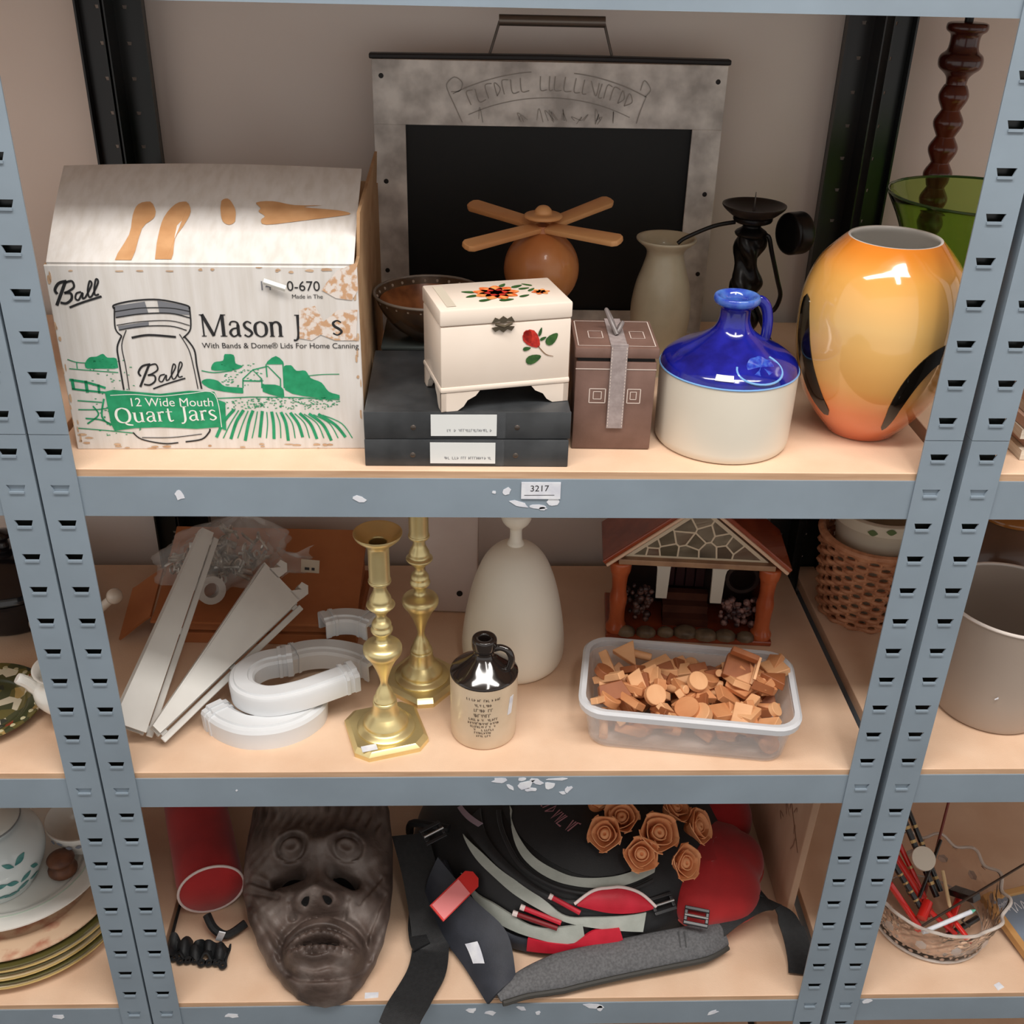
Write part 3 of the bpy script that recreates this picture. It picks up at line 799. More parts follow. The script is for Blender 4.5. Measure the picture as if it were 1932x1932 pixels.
# ------------------------------------------------------------------ wooden propeller toy
M_wood_or = mat('oiled_pine', (206, 140, 84), 0.35, c2=(178, 104, 56), scale=14, stretch=(1, 1, .25), coat=.3, lo=.3, hi=.7)
M_blade = mat('pale_pine_blade', (226, 172, 116), 0.45, c2=(206, 144, 92), scale=22, stretch=(.3, 1, 1))
wt = thing('wooden_propeller_toy', 'round orange wooden ball toy with a four-blade wooden propeller', 'toy', (.046, .232, S1))
part('stand', lathe(cat([(0, 0), (.030, 0), (.031, .004), (.026, .009), (.014, .018), (.011, .04), (.013, .075), (.017, .098), (0, .102)], 4), 32), M_wood_or, wt, .9)
ZB = .136
part('ball', lathe([(.0415 * math.sin(PI * i / 24), ZB - .0425 * math.cos(PI * i / 24)) for i in range(25)], 48), M_wood_or, wt, 2)
part('neck', lathe([(0, .172), (.013, .173), (.011, .178), (.011, .184), (0, .184)], 24), M_wood_or, wt)
rt = part('rotor_hub', lathe(cat([(0, .191), (.018, .191), (.021, .1935), (.018, .196), (.010, .1965), (.009, .200), (.005, .204), (0, .205)], 3), 28), M_blade, wt, .9)
def blade(l):
    p = [(.008, -.008), (.03, -.0085), (l - .006, -.0092), (l - .001, -.006), (l, 0), (l - .001, .006), (l - .006, .0092), (.03, .0078), (.008, .0075)]
    return prism(p, .0062)
for a, l in [(37, .100), (141, .102), (-39, .101), (-143, .106)]:
    bl = part('blade', blade(l), M_blade, wt, .4, bevel=.0012)
    bl.matrix_local = Matrix.Translation((0, 0, .1790)) @ Matrix.Rotation(math.radians(6), 4, 'X') @ Matrix.Rotation(math.radians(-3), 4, 'Y') @ Matrix.Rotation(math.radians(a), 4, 'Z') @ Matrix.Rotation(math.radians(-3), 4, 'Y') @ Matrix.Rotation(math.radians(10 if a in (37, -39) else -10), 4, 'X')

# ------------------------------------------------------------------ brown gift box with ribbon
M_brown = mat('brown_leatherette', (124, 96, 86), 0.42, c2=(108, 82, 72), scale=30, bump=.06, bscale=400)
M_ribbon = mat('silver_grey_ribbon', (164, 152, 150), 0.5, c2=(146, 134, 132), scale=150)
M_stitch = mat('pale_stitching', (212, 196, 186), .6)
M_slot = mat('black_gap', (26, 22, 22), .7)
gx = thing('gift_box', 'square brown leatherette gift box with grey stitched ribbon strap', 'box', (.112, .0545, S1), -1)
GW = .080
part('body', box(0, GW / 2, .048, GW, GW, .095), M_brown, gx, .4, bevel=.0015)
part('inner_collar', box(0, GW / 2, .0975, GW - .004, GW - .004, .006), M_slot, gx, 0)
lid = part('lid', box(0, GW / 2, .105, GW + .003, GW + .003, .011), M_brown, gx, .4, bevel=.0015)
part('ribbon', join(box(.002, -.0022, .070, .0165, .0012, .090), box(.002, GW / 2, .1112, .0165, GW + .005, .0012), box(.002, -.0022, .110, .0165, .0014, .004)), M_ribbon, gx, .3, bevel=.0004)
Mg = plane_frame((0, -.0030, 0), (1, 0, 0), (0, 0, 1))
st = []
for i in range(26):
    z = .027 + i * .0033
    st += [[(-.0052, z, .0007), (-.0052, z + .002, .0007)], [(.0092, z, .0007), (.0092, z + .002, .0007)]]
part('stitching', strokes(st, Mg, smooth=False), M_stitch, gx, 0, recalc=False)
Mg2 = plane_frame((0, -.0004, 0), (1, 0, 0), (0, 0, 1))
sq = lambda x0, x1, y0, y1, w_: [[(x0, y0, w_), (x1, y0, w_)], [(x1, y0, w_), (x1, y1, w_)], [(x1, y1, w_), (x0, y1, w_)], [(x0, y1, w_), (x0, y0, w_)]]
part('stitching', strokes(sq(-.025, -.009, .052, .067, .001) + sq(-.021, -.013, .056, .064, .0008) + sq(.013, .026, .052, .067, .001) + sq(.016, .022, .056, .064, .0008) + [[(-.040, .088, .001), (.040, .088, .001)]], Mg2, smooth=False), M_stitch, gx, 0, recalc=False)
Mt = plane_frame((0, 0, .1108), (1, 0, 0), (0, 1, 0))
part('stitching', strokes(sq(-.038, .038, .004, .076, .001) + sq(-.026, -.012, .026, .046, .0008) + sq(.016, .030, .026, .046, .0008), Mt, smooth=False), M_stitch, lid, 0, recalc=False)
part('bow', tube(cat([(.002, .030, .113), (-.004, .038, .124), (-.008, .05, .132), (-.002, .05, .122), (.002, .034, .114), (.008, .04, .122), (.006, .046, .116), (.002, .032, .113)], 5), .0022, 8), mat('dark_bow_ribbon', (118, 110, 108), .35), gx)

# ------------------------------------------------------------------ small cream vase
M_cream_pot = mat('cream_crackle_glaze', (206, 196, 170), 0.35, c2=(190, 178, 150), scale=28, lo=.3, hi=.7, coat=.2)
solo('bud_vase', lathe(cat([(0, 0), (.022, 0), (.024, .003), (.030, .03), (.0345, .062), (.0348, .082), (.031, .107), (.025, .126), (.0212, .141), (.0235, .149), (.033, .157), (.0342, .160), (.032, .1605), (.024, .154), (.0185, .142), (.02, .12), (.028, .09), (.025, .02), (0, .006)], 4), 48),
     M_cream_pot, 'small cream stoneware vase with flared neck beside the black candlestick', 'vase', (.190, .275, S1), smooth=1.0)

# ------------------------------------------------------------------ black iron candlestick
M_iron = mat('black_wrought_iron', (22, 19, 18), 0.32, .3, c2=(14, 12, 12), scale=60, bump=.1, bscale=80)
ic = thing('iron_candlestick', 'black wrought-iron pricket candlestick with twisted stem and scroll', 'candlestick', (.283, .265, S1))
part('base', lathe(cat([(0, .012), (.010, .0125), (.018, .010), (.040, .006), (.046, .002), (.046, 0), (0, 0)][::-1], 3), 32), M_iron, ic, .8)
def twist(u, v):
    a = 2 * PI * u
    z = .012 + v * .155
    r = (.0155 + .0035 * math.cos(3 * a + v * 20)) * (1 - .10 * v) + .003 * math.sin(v * PI * 7)
    return (r * math.cos(a), r * math.sin(a), z)
part('twisted_stem', sheet(twist, 36, 60, 0, True), M_iron, ic, 1.2)
part('collar', lathe(cat([(0, .164), (.012, .164), (.0185, .170), (.011, .176), (.011, .179), (.021, .183), (.022, .188), (0, .189)], 3), 28), M_iron, ic, .9)
dp = part('drip_pan', lathe(cat([(0, .187), (.020, .188), (.032, .196), (.0355, .2005), (.0345, .2015), (.028, .1975), (.015, .193), (0, .192)], 3), 40), mat('iron_pan', (48, 40, 36), .4, .4), ic, .9)
part('spike', tube([(0, 0, .19), (0, 0, .215)], [.0018, .0004], 8), M_wire, dp)
part('arm', tube(cat([(-.020, -.002, .182), (-.045, -.006, .178), (-.075, -.010, .166), (-.084, -.012, .160)], 5), .0024, 8), M_iron, ic)
part('scroll', tube(cat([(.010, -.004, .165), (.018, -.008, .168), (.024, -.01, .150), (.034, -.012, .120), (.040, -.012, .100), (.034, -.010, .082), (.022, -.008, .090), (.014, -.006, .10)], 6), .0026, 8), M_iron, ic)
part('candle_cup', xf(lathe(cat([(0, 0), (.020, 0), (.0235, .004), (.0235, .018), (.021, .022), (.0195, .022), (.020, .006), (0, .004)], 3), 32),
     Matrix.Translation((.038, -.012, .172)) @ Matrix.Rotation(math.radians(35), 4, 'Z') @ Matrix.Rotation(PI / 2, 4, 'Y') @ Matrix.Rotation(.2, 4, 'X')), M_iron, ic, .8)
for dx in (-1, 1):
    part('leg', tube(cat([(dx * .012, -.004, .09), (dx * .028, -.01, .06), (dx * .042, -.016, .03), (dx * .048, -.018, .004)], 5), .0032, 8), M_iron, ic)

# ------------------------------------------------------------------ blue and cream jug
M_cobalt = mat('cobalt_glaze', (28, 34, 150), 0.14, c2=(14, 18, 104), scale=45, lo=.3, hi=.65, coat=.8)
M_ltblue = mat('pale_blue_glaze', (120, 170, 222), 0.2, coat=.6)
M_stone = mat('cream_stoneware', (224, 217, 202), 0.38, c2=(216, 208, 192), scale=6, coat=.15)
jg = thing('stoneware_jug', 'squat stoneware jug with cobalt blue shoulder and cream body', 'jug', (.2318, .0865, S1))
part('jug_body', lathe([(0, 0), (.064, 0), (.067, .0012), (.0688, .004), (.0695, .010), (.0700, .040), (.0702, .078), (.0698, .0818), (0, .0818)], 64), M_stone, jg, .5)
part('shoulder', lathe(cat([(.0700, .0815), (.0695, .0845), (.066, .0905), (.055, .0985), (.042, .105), (.029, .1125), (.020, .120), (.0160, .128), (.0152, .136), (.0155, .143), (.018, .146), (.0185, .1475)], 4), 64), M_cobalt, jg, 1.0)
part('glaze_line', tube([(.0700 * math.cos(2 * PI * i / 64), .0700 * math.sin(2 * PI * i / 64), .0818) for i in range(65)], .0011, 6, False), M_ltblue, jg)
part('mouth_rim', lathe(cat([(.0175, .1455), (.022, .1475), (.0232, .1512), (.0222, .1545), (.0195, .1550), (.0155, .1525), (.0125, .145), (.012, .12), (0, .118)], 4), 40), mat('rim_blue_glaze', (46, 70, 176), .15, c2=(84, 130, 206), scale=60, coat=.7), jg, 1.0)
part('handle', sweep([(.0055 * math.cos(2 * PI * i / 12), .0038 * math.sin(2 * PI * i / 12)) for i in range(12)],
     cat([(.014, .006, .141), (.023, .006, .1475), (.031, .006, .142), (.0350, .006, .128), (.0355, .006, .114), (.034, .006, .104)], 6), up=(0, 1, 0)), M_cobalt, jg, 1.0)
slope = math.atan2(.0985 - .0845, .0695 - .055)
def on_cone(a, t):
    r0, z0, r1, z1 = .0685, .0868, .038, .1075
    r, z = r0 + (r1 - r0) * t + .0009, z0 + (z1 - z0) * t + .0012
    return (r * math.sin(a), -r * math.cos(a), z)
ring = [on_cone(.34 + .44 * math.cos(q), .46 + .50 * math.sin(q)) for q in [PI * (0.95 + 1.25 * i / 24) for i in range(25)]]
md = part('medallion', tube(ring, .0012, 8), M_ltblue, jg, label='pale blue raised ring on the shoulder')
def medal(u, v):
    p = Vector(on_cone(.36 + .28 * v * math.cos(2 * PI * u), .52 + .32 * v * math.sin(2 * PI * u)))
    return p + Vector((0, 0, .0006 + .0006 * math.sin(u * 40) * v))
part('medallion_seal', sheet(medal, 40, 6, 0, True), mat('seal_glaze', (34, 48, 168), .25, c2=(60, 96, 190), scale=220, coat=.5), md, .8)
stk = [Vector(on_cone(a, t)) * 1.0 for a in (-.16, .10) for t in (.04, .24)]
part('price_sticker', sheet(lambda u, v: Vector(on_cone(-.42 + .27 * u, .05 + .20 * v)) + Vector((0, -.0006, .0006)), 6, 4, .0005), M_paper, jg)

# ------------------------------------------------------------------ orange glass vase with dark swirls
def vase_material():
    mt = bpy.data.materials.new('orange_cased_glass')
    mt.use_nodes = True
    N, L = mt.node_tree.nodes, mt.node_tree.links
    b = N['Principled BSDF']
    tc = N.new('ShaderNodeTexCoord')
    sp = N.new('ShaderNodeSeparateXYZ')
    L.new(tc.outputs['Object'], sp.inputs[0])
    nz = N.new('ShaderNodeTexNoise')
    nz.inputs['Scale'].default_value = 9
    L.new(tc.outputs['Object'], nz.inputs['Vector'])
    ad = N.new('ShaderNodeMath'); ad.operation = 'MULTIPLY_ADD'
    ad.inputs[1].default_value = .03
    L.new(nz.outputs['Fac'], ad.inputs[0])
    L.new(sp.outputs['Z'], ad.inputs[2])
    mr = N.new('ShaderNodeMapRange')
    mr.inputs['From Max'].default_value = .235
    L.new(ad.outputs[0], mr.inputs['Value'])
    cr = N.new('ShaderNodeValToRGB')
    e = cr.color_ramp.elements
    e[0].position, e[0].color = 0.08, lin((206, 104, 62))
    e[1].position, e[1].color = 1.0, lin((226, 120, 34))
    for p, c in [(.24, (224, 124, 62)), (.36, (224, 164, 88)), (.62, (232, 186, 112)), (.82, (232, 170, 86)), (.92, (228, 138, 48))]:
        x = e.new(p); x.color = lin(c)
    L.new(mr.outputs[0], cr.inputs[0])
    L.new(cr.outputs[0], b.inputs['Base Color'])
    b.inputs['Roughness'].default_value = .12
    b.inputs['Coat Weight'].default_value = 1.0
    b.inputs['Coat Roughness'].default_value = .03
    return mt
M_vase = vase_material()
ov = thing('glass_vase', 'large amber orange glass vase with white lining and black swirls', 'vase', (.3885, .112, S1))
VP = [(.0, .0015), (.020, 0), (.034, 0), (.040, .006), (.0525, .021), (.066, .042), (.0745, .064), (.0800, .088), (.0822, .112), (.0820, .136), (.0785, .158), (.0700, .180), (.0590, .194), (.0490, .2045), (.0455, .2075)]
vp = cat(VP, 4)
part('outer_glass', lathe(vp, 72), M_vase, ov, 1.2)
part('white_lining', lathe(cat([(.0455, .2075), (.0430, .2072), (.0440, .203), (.054, .193), (.066, .177), (.074, .156), (.0775, .13), (.074, .08), (.05, .03), (0, .012)], 4), 72), mat('white_opal_glass', (250, 246, 240), .2, coat=.3), ov, 1.2)
def vr(z):
    for a, b in zip(vp[:-1], vp[1:]):
        if a[1] <= z <= b[1] and b[1] > a[1]:
            return a[0] + (b[0] - a[0]) * (z - a[1]) / (b[1] - a[1])
    return .04
def swirl(c0, w_):
    def fn(u, v):
        i = v * (len(c0) - 1)
        k = min(int(i), len(c0) - 2)
        f = i - k
        a = c0[k][0] + (c0[k + 1][0] - c0[k][0]) * f
        z = c0[k][1] + (c0[k + 1][1] - c0[k][1]) * f
        wd = w_ * (math.sin(PI * min(max(v, .0), 1)) ** .35 if 0 < v < 1 else .02)
        da, dz = c0[k + 1][0] - c0[k][0], c0[k + 1][1] - c0[k][1]
        L = math.hypot(da * .08, dz) or 1
        a += (u - .5) * wd * (dz / L) / .08
        z -= (u - .5) * wd * (da * .08 / L)
        r = vr(max(z, .004)) + .0010
        return (r * math.sin(a), -r * math.cos(a), z)
    return fn
M_swirl = mat('black_glass_swirl', (20, 17, 14), .08, coat=.6)
part('black_swirl', sheet(swirl(cat([(-1.52, .150), (-1.44, .12), (-1.32, .085), (-1.14, .052), (-.95, .030)], 5), .027), 5, 21, .0012), M_swirl, ov, .9)
part('black_swirl', sheet(swirl(cat([(.06, .022), (.06, .052), (.16, .084), (.36, .106), (.62, .112), (.86, .098), (.98, .07)], 5), .018), 5, 31, .0012), M_swirl, ov, .9)
# ------------------------------------------------------------------ middle shelf
# brown cardboard carton pushed against the wall
M_kraft = mat('brown_kraft_card', (186, 118, 72), 0.7, c2=(168, 100, 58), scale=10, bump=.08, bscale=90)
kc = thing('cardboard_carton', 'flattened brown cardboard carton lying against the wall under the plastic bag', 'box', (-.318, .252, S2), -2)
cw = .27
def slab(pts, x0, x1):
    n = len(pts)
    V = [(x, a, b) for x in (x0, x1) for a, b in pts]
    F = [tuple(range(n)), tuple(range(n, 2 * n))[::-1]] + [(i, (i + 1) % n, n + (i + 1) % n, n + i) for i in range(n)]
    return V, F
part('lower_panel', slab([(0, 0), (.16, 0), (.16, .020), (0, .0165)], -cw / 2, cw / 2), M_kraft, kc, .3, bevel=.001)
part('middle_panel', slab([(.004, .018), (.150, .024), (.150, .044), (.007, .036)], -cw / 2 + .004, cw / 2 - .006), M_kraft, kc, .3, bevel=.001)
part('lid_panel', slab([(-.006, .0385), (.02, .041), (.128, .083), (.150, .093), (.150, .089), (.128, .078), (.02, .0365), (-.006, .035)], -cw / 2, cw / 2), M_kraft, kc, .3)
def kflap(u, v):
    return (-cw / 2 - .004 - v * .042, .006 + u * .075 - v * .012, .038 + u * .028 - .026 * math.sin(v * PI / 2) + .006 * math.sin(v * PI) - .004 * v * (1 - u))
part('side_flap', sheet(kflap, 8, 10, .003), M_kraft, kc, .8)

# clear bag of metal fittings
M_bag = mat('clear_plastic_bag', (235, 232, 228), 0.22, bump=1.0, bscale=45, alpha=.20, spec=1.0)
bgx, bgy, bgz = -.365, .318, S2 + .096
rnd = random.Random(12)
pl = thing('plastic_bag', 'clear plastic bag full of small metal fittings on the brown carton', 'bag', (bgx, bgy, bgz))
def bagf(u, v):
    a, b = 2 * PI * u, PI * v
    k = 1 + .10 * math.sin(5 * a + 3 * b) + .08 * math.sin(9 * a - 5 * b) + .06 * math.sin(13 * a + 11 * b)
    x, y, z = .078 * math.sin(b) * math.cos(a) * k, .048 * math.sin(b) * math.sin(a) * k, -.056 * math.cos(b) * (1 + .05 * math.sin(7 * a))
    x += .03 * (z / .056)
    if v > .85:
        z += .012 * (v - .85) / .15
    return (x, y, max(z, .052 + .40 * (bgy + y - .262) - (bgz - S2)))
part('bag_film', sheet(bagf, 72, 36, 0, True), M_bag, pl, 1.5)
part('bag_neck', sheet(lambda u, v: (.075 + v * .045 + .004 * math.sin(u * 20), -.01 + .012 * math.sin(u * 9 + v * 5), -.005 + (u - .5) * .05 * (1 - .45 * v) + .01 * v), 12, 8, .0004), M_bag, pl, 1.2)
M_fit = mat('zinc_fittings', (226, 222, 212), 0.3, .55, c2=(120, 114, 104), scale=60)
pieces = []
for i in range(150):
    a, rr = rnd.uniform(0, 2 * PI), math.sqrt(rnd.random())
    zz = rnd.uniform(-.046, -.012) if i < 110 else rnd.uniform(-.01, .03)
    sp = math.sqrt(max(.05, 1 - (zz / .060) ** 2))
    x, y = .064 * rr * math.cos(a) * sp + .03 * zz / .056, .036 * rr * math.sin(a) * sp
    zz = max(zz, .062 + .40 * (bgy + y - .262) - (bgz - S2))
    k = i % 3
    if k == 0:
        m = tube([(0, 0, -.010), (0, 0, .010)], .0024, 6)
    elif k == 1:
        m = box(0, 0, 0, .022, .012, .0020)
    else:
        m = lathe([(.004, -.001), (.0065, -.001), (.0065, .001), (.004, .001)], 10, True)
    M = Matrix.Translation((x, y, zz)) @ Matrix.Rotation(rnd.uniform(0, 3), 4, 'X') @ Matrix.Rotation(rnd.uniform(0, 3), 4, 'Y')
    pieces.append(xf(m, M))
fit = part('metal_fittings', join(*pieces), M_fit, pl, .5, kind='stuff', label='jumble of zinc screws, washers and plates inside the bag')
part('white_roll', xf(lathe([(.010, -.007), (.019, -.007), (.019, .007), (.010, .007)], 24, True), Matrix.Translation((-.01, -.046, -.022)) @ Matrix.Rotation(1.2, 4, 'X') @ Matrix.Rotation(.5, 4, 'Y')), mat('white_plastic_ring', (206, 202, 196), .4), pl, .5)
tg = part('bag_tag', xf(box(0, 0, 0, .024, .0008, .020), Matrix.Translation((.122, -.035, .008)) @ Matrix.Rotation(.1, 4, 'Y')), mat('beige_card_tag', (176, 160, 140), .7), pl, 0)
part('tag_print', xf(join(box(-.004, -.0007, -.004, .006, .0003, .004), box(.004, -.0007, -.004, .004, .0003, .004)), Matrix.Translation((.122, -.035, .008)) @ Matrix.Rotation(.1, 4, 'Y')), M_ink, tg, 0)

# two tapering white steel shelf brackets
M_whsteel = mat('white_enamelled_steel', (216, 214, 208), 0.35, c2=(204, 200, 194), scale=12)
def bracket(lbl, p0, p1, w0, w1, roll, hooks):
    P0, P1 = Vector(p0), Vector(p1)
    d = (P1 - P0).normalized()
    L = (P1 - P0).length
    s = d.cross(Vector((0, 0, 1))).normalized()
    up = s.cross(d)
    s, up = s * math.cos(roll) + up * math.sin(roll), -s * math.sin(roll) + up * math.cos(roll)
    br = thing('shelf_bracket', lbl, 'bracket', p0, 0, 'white steel shelf brackets leaning on the carton')
    Mb_ = Matrix(((d.x, s.x, up.x, 0), (d.y, s.y, up.y, 0), (d.z, s.z, up.z, 0), (0, 0, 0, 1)))
    th = .0022
    g = .014          # channel width
    def web(yc):
        v = [(0, yc, 0), (L, yc, 0), (L, yc, w1), (L * .985, yc, w1 + .001), (0, yc, w0)]
        n = len(v)
        V = v + [(a, b + th, c) for a, b, c in v]
        F = [tuple(range(n)), tuple(range(n, 2 * n))[::-1]] + [(i, (i + 1) % n, n + (i + 1) % n, n + i) for i in range(n)]
        return V, F
    part('side_web', xf(web(-g / 2), Mb_), M_whsteel, br, .3)
    part('side_web', xf(web(g / 2 - th), Mb_), M_whsteel, br, .3)
    top = [(0, -g / 2, w0), (L, -g / 2, w1), (L, g / 2, w1), (0, g / 2, w0)]
    V = top + [(a, b, c + .0022) for a, b, c in top]
    part('top_flange', xf((V, [(3, 2, 1, 0), (4, 5, 6, 7), (0, 1, 5, 4), (1, 2, 6, 5), (2, 3, 7, 6), (3, 0, 4, 7)]), Mb_), M_whsteel, br, .3)
    rail = [(0, -.0045), (L, -.0045), (L, -.0125), (0, -.0125)]
    mk_ = prism(rail, .003)
    part('lower_rail', xf(([(p[0], -g / 2 + p[2], p[1]) for p in mk_[0]], mk_[1]), Mb_), M_whsteel, br, .3, bevel=.0008, bseg=1)
    part('rail_joint', xf(join(*[box(L * f_, -g / 2 + .0012, -.004, .008, .0022, .006) for f_ in (.03, .5, .97)]), Mb_), M_whsteel, br, .3)
    for w_a, w_b in ((0.0, 0.0), (w0, w1)):
        part('edge_fold', xf(tube([(0, -g / 2 - .001, w_a), (L, -g / 2 - .001, w_b)], .0022, 8), Mb_), M_whsteel, br)
    part('web_crease', xf(tube([(0, -g / 2 - .0002, w0 * .30), (L, -g / 2 - .0002, w1 * .22)], .0010, 6), Mb_), M_whsteel, br)
    if hooks:
        for yc in (-g / 2, g / 2 - th):
            hk = [(L - .002, 0), (L + .014, -.002), (L + .022, .006), (L + .019, .015), (L + .011, .014), (L + .012, .008), (L, .016), (L - .002, .016)]
            hk2 = [(a, b + w1 * .62) for a, b in hk]
            mk = [prism(h, th) for h in (hk, hk2)]
            mk = [([(p[0], yc + p[2], p[1]) for p in v], f) for v, f in mk]
            part('hook', xf(mk[0], Mb_), M_whsteel, br, .3)
            part('hook', xf(mk[1], Mb_), M_whsteel, br, .3)
    return br
bracket('white steel shelf bracket standing steeply, tip against the plastic bag', (-.412, .050, S2 + .018), (-.366, .280, S2 + .154), .038, .014, .85, False)
bracket('white steel shelf bracket with hook end, lying lower beside the plastic bends', (-.392, .042, S2 + .024), (-.254, .236, S2 + .080), .010, .064, .80, True)

# white plastic trunking bends
M_whpl = mat('white_plastic', (226, 228, 230), 0.32, c2=(216, 218, 220), scale=8)
CH = [(-.0135, 0), (-.0145, .020), (-.0130, .0235), (-.009, .0245), (-.008, .027), (.007, .027), (.008, .0245), (.0125, .0235), (.0145, .020), (.0135, 0), (.0115, 0), (.012, .019), (-.012, .019), (-.0115, 0)]
def bend(lbl, at, rz, path, tilt=0, sc=1.0, ends=(True, True)):
    b = thing('trunking_bend', lbl, 'plastic fitting', at, rz, 'white plastic trunking bends')
    P = cat(path, 7)
    R = Matrix.Rotation(tilt, 4, 'X')
    prof = [(a * sc, c * sc) for a, c in CH]
    part('channel', xf(sweep(prof, P), R), M_whpl, b, .5)
    col = [(a * 1.10, c * 1.07 if c > .001 else c) for a, c in prof]
    for e, (i0, i1) in zip(ends, ((0, 1), (-1, -2))):
        if not e:
            continue
        a, c = Vector(P[i0]), Vector(P[i1])
        d = (a - c).normalized()
        part('end_collar', xf(sweep(col, [a - d * .016, a - d * .012]), R), M_whpl, b, .4)
        part('end_collar', xf(sweep(col, [a - d * .006, a + d * .001]), R), M_whpl, b, .4)
    return b
bend('white plastic trunking bend lying nearest the shelf edge, curving to the right', (-.275, .075, S2), 0,
     [(-.062, .014, .0), (-.045, -.004, 0), (-.018, -.017, 0), (.012, -.016, 0), (.036, -.004, 0), (.052, .016, 0), (.054, .034, 0)], ends=(True, False), sc=1.15)
bend('white plastic U-shaped trunking bend stacked on the front bend', (-.250, .110, S2 + .0315), 0,
     [(.078, .010, .004), (.050, -.006, .003), (.014, -.024, .001), (-.022, -.032, 0), (-.050, -.018, 0), (-.056, .012, 0), (-.038, .036, 0), (-.004, .046, 0)], ends=(True, True), sc=1.05)
bend('white plastic trunking bend behind the U-shaped one', (-.203, .200, S2 + .004), 4,
     [(-.066, -.018, .010), (-.040, -.004, .008), (-.008, .002, .004), (.026, -.006, 0), (.050, -.026, 0)], sc=1.1)
bend('short white plastic trunking bend farthest back, beside the brass candlesticks', (-.188, .222, S2 + .036), 8,
     [(-.034, .010, 0), (-.014, .016, 0), (.010, .012, 0), (.030, -.004, 0)], sc=1.0)

# ------------------------------------------------------------------ brass candlesticks
M_brass = mat('polished_brass', (238, 222, 168), 0.36, .85, c2=(224, 204, 146), scale=16, lo=.3, hi=.7)
def brass(lbl, at, rz):
    c = thing('brass_candlestick', lbl, 'candlestick', at, rz, 'pair of brass candlesticks')
    s, q = .0445, .014
    oct_ = lambda k: [(-s * k + q, -s * k), (s * k - q, -s * k), (s * k, -s * k + q), (s * k, s * k - q), (s * k - q, s * k), (-s * k + q, s * k), (-s * k, s * k - q), (-s * k, -s * k + q)]
    V = [(a, b, z) for k, z in ((1, 0), (1, .006), (.94, .009), (.90, .0105)) for a, b in oct_(k)]
    F = [tuple(range(8))[::-1]] + [(l * 8 + i, l * 8 + (i + 1) % 8, l * 8 + 8 + (i + 1) % 8, l * 8 + 8 + i) for l in range(3) for i in range(8)] + [tuple(range(24, 32))]
    part('base_plate', (V, F), M_brass, c, .3)
    part('foot', lathe(cat([(.034, .0102), (.0345, .012), (.031, .014), (.0265, .0165), (.0262, .021), (.0225, .0265), (.0195, .030), (.0165, .034), (.0145, .043), (.014, .050), (.0105, .052)], 3), 40), M_brass, c, .8)
    part('stem', lathe(cat([(.0105, .050), (.0135, .053), (.0115, .057), (.010, .062), (.0085, .066), (.0055, .072), (.0045, .078), (.0065, .088), (.0105, .100), (.016, .112), (.0215, .120), (.0226, .127), (.019, .132), (.010, .135),
                            (.0072, .139), (.0078, .145), (.0115, .149), (.0126, .153), (.0108, .157), (.0113, .160), (.0095, .164), (.0064, .168), (.0064, .174), (.0110, .180), (.0155, .1845), (.0160, .187), (.0125, .190), (.0122, .195), (.0095, .201), (.0075, .206), (.0072, .214)], 3), 40), M_brass, c, .8)
    part('socket', lathe(cat([(.0072, .213), (.0122, .2155), (.0128, .219), (.0118, .2215), (.0118, .24), (.0118, .258), (.0135, .264), (.0185, .2685), (.0245, .274), (.0268, .2785), (.0262, .2795), (.0225, .276), (.0150, .270), (.0100, .268), (.0098, .26), (.0098, .235), (0, .233)], 3), 40), M_brass, c, .8)
    return c
bc1 = brass('brass candlestick nearest the shelf edge, with a white sticker on its base', (-.1315, .071, S2), 17)
part('price_sticker', xf(box(0, 0, 0, .018, .010, .0005), Matrix.Translation((-.0275, -.033, .0112))), M_paper, bc1, 0)
brass('brass candlestick standing behind the first, beside the cream bottle', (-.0925, .170, S2), -38)

# ------------------------------------------------------------------ white plaque and cream bottle-shaped dome
wp = thing('white_plaque', 'plain white painted plaque with a keyhole, leaning behind the candlesticks', 'plaque', (-.058, .330, S2 + .001), -4)
Mq = Matrix.Rotation(math.radians(-8), 4, 'X')
part('board', xf(box(0, 0, .095, .074, .010, .190), Mq), mat('white_painted_wood', (214, 198, 190), .5, c2=(204, 186, 178), scale=10), wp, .4, bevel=.004)
part('keyhole', xf(lathe([(.0022, 0), (.0042, 0), (.0042, .0012), (.0022, .0012)], 16, True), Mq @ Matrix.Translation((.012, -.005, .030)) @ Matrix.Rotation(PI / 2, 4, 'X')), M_iron, wp)
part('keyhole', xf(lathe([(0, .0004), (.0024, .0004)], 14), Mq @ Matrix.Translation((.012, -.005, .030)) @ Matrix.Rotation(PI / 2, 4, 'X')), M_slot, wp)
M_dome = mat('cream_matt_ceramic', (242, 236, 222), 0.42, c2=(236, 228, 212), scale=5)
dm = thing('cream_bottle', 'tall cream bell-shaped bottle with narrow knobbed neck', 'bottle', (.0255, .222, S2))
part('bottle_body', lathe(cat([(0, 0), (.052, 0), (.060, .002), (.0655, .010), (.0672, .024), (.0665, .040), (.0640, .062), (.0605, .084), (.0555, .108), (.0485, .132), (.040, .152), (.029, .1665), (.018, .1735), (.011, .176), (.0105, .1765)], 4), 64), M_dome, dm, 1.2)
part('neck', lathe(cat([(.0108, .1755), (.0100, .179), (.0078, .184), (.0076, .196), (.0095, .2005), (.0150, .206), (.0185, .2125), (.0190, .220), (.014, .2245), (0, .2255)], 4), 40), M_dome, dm, 1.2)

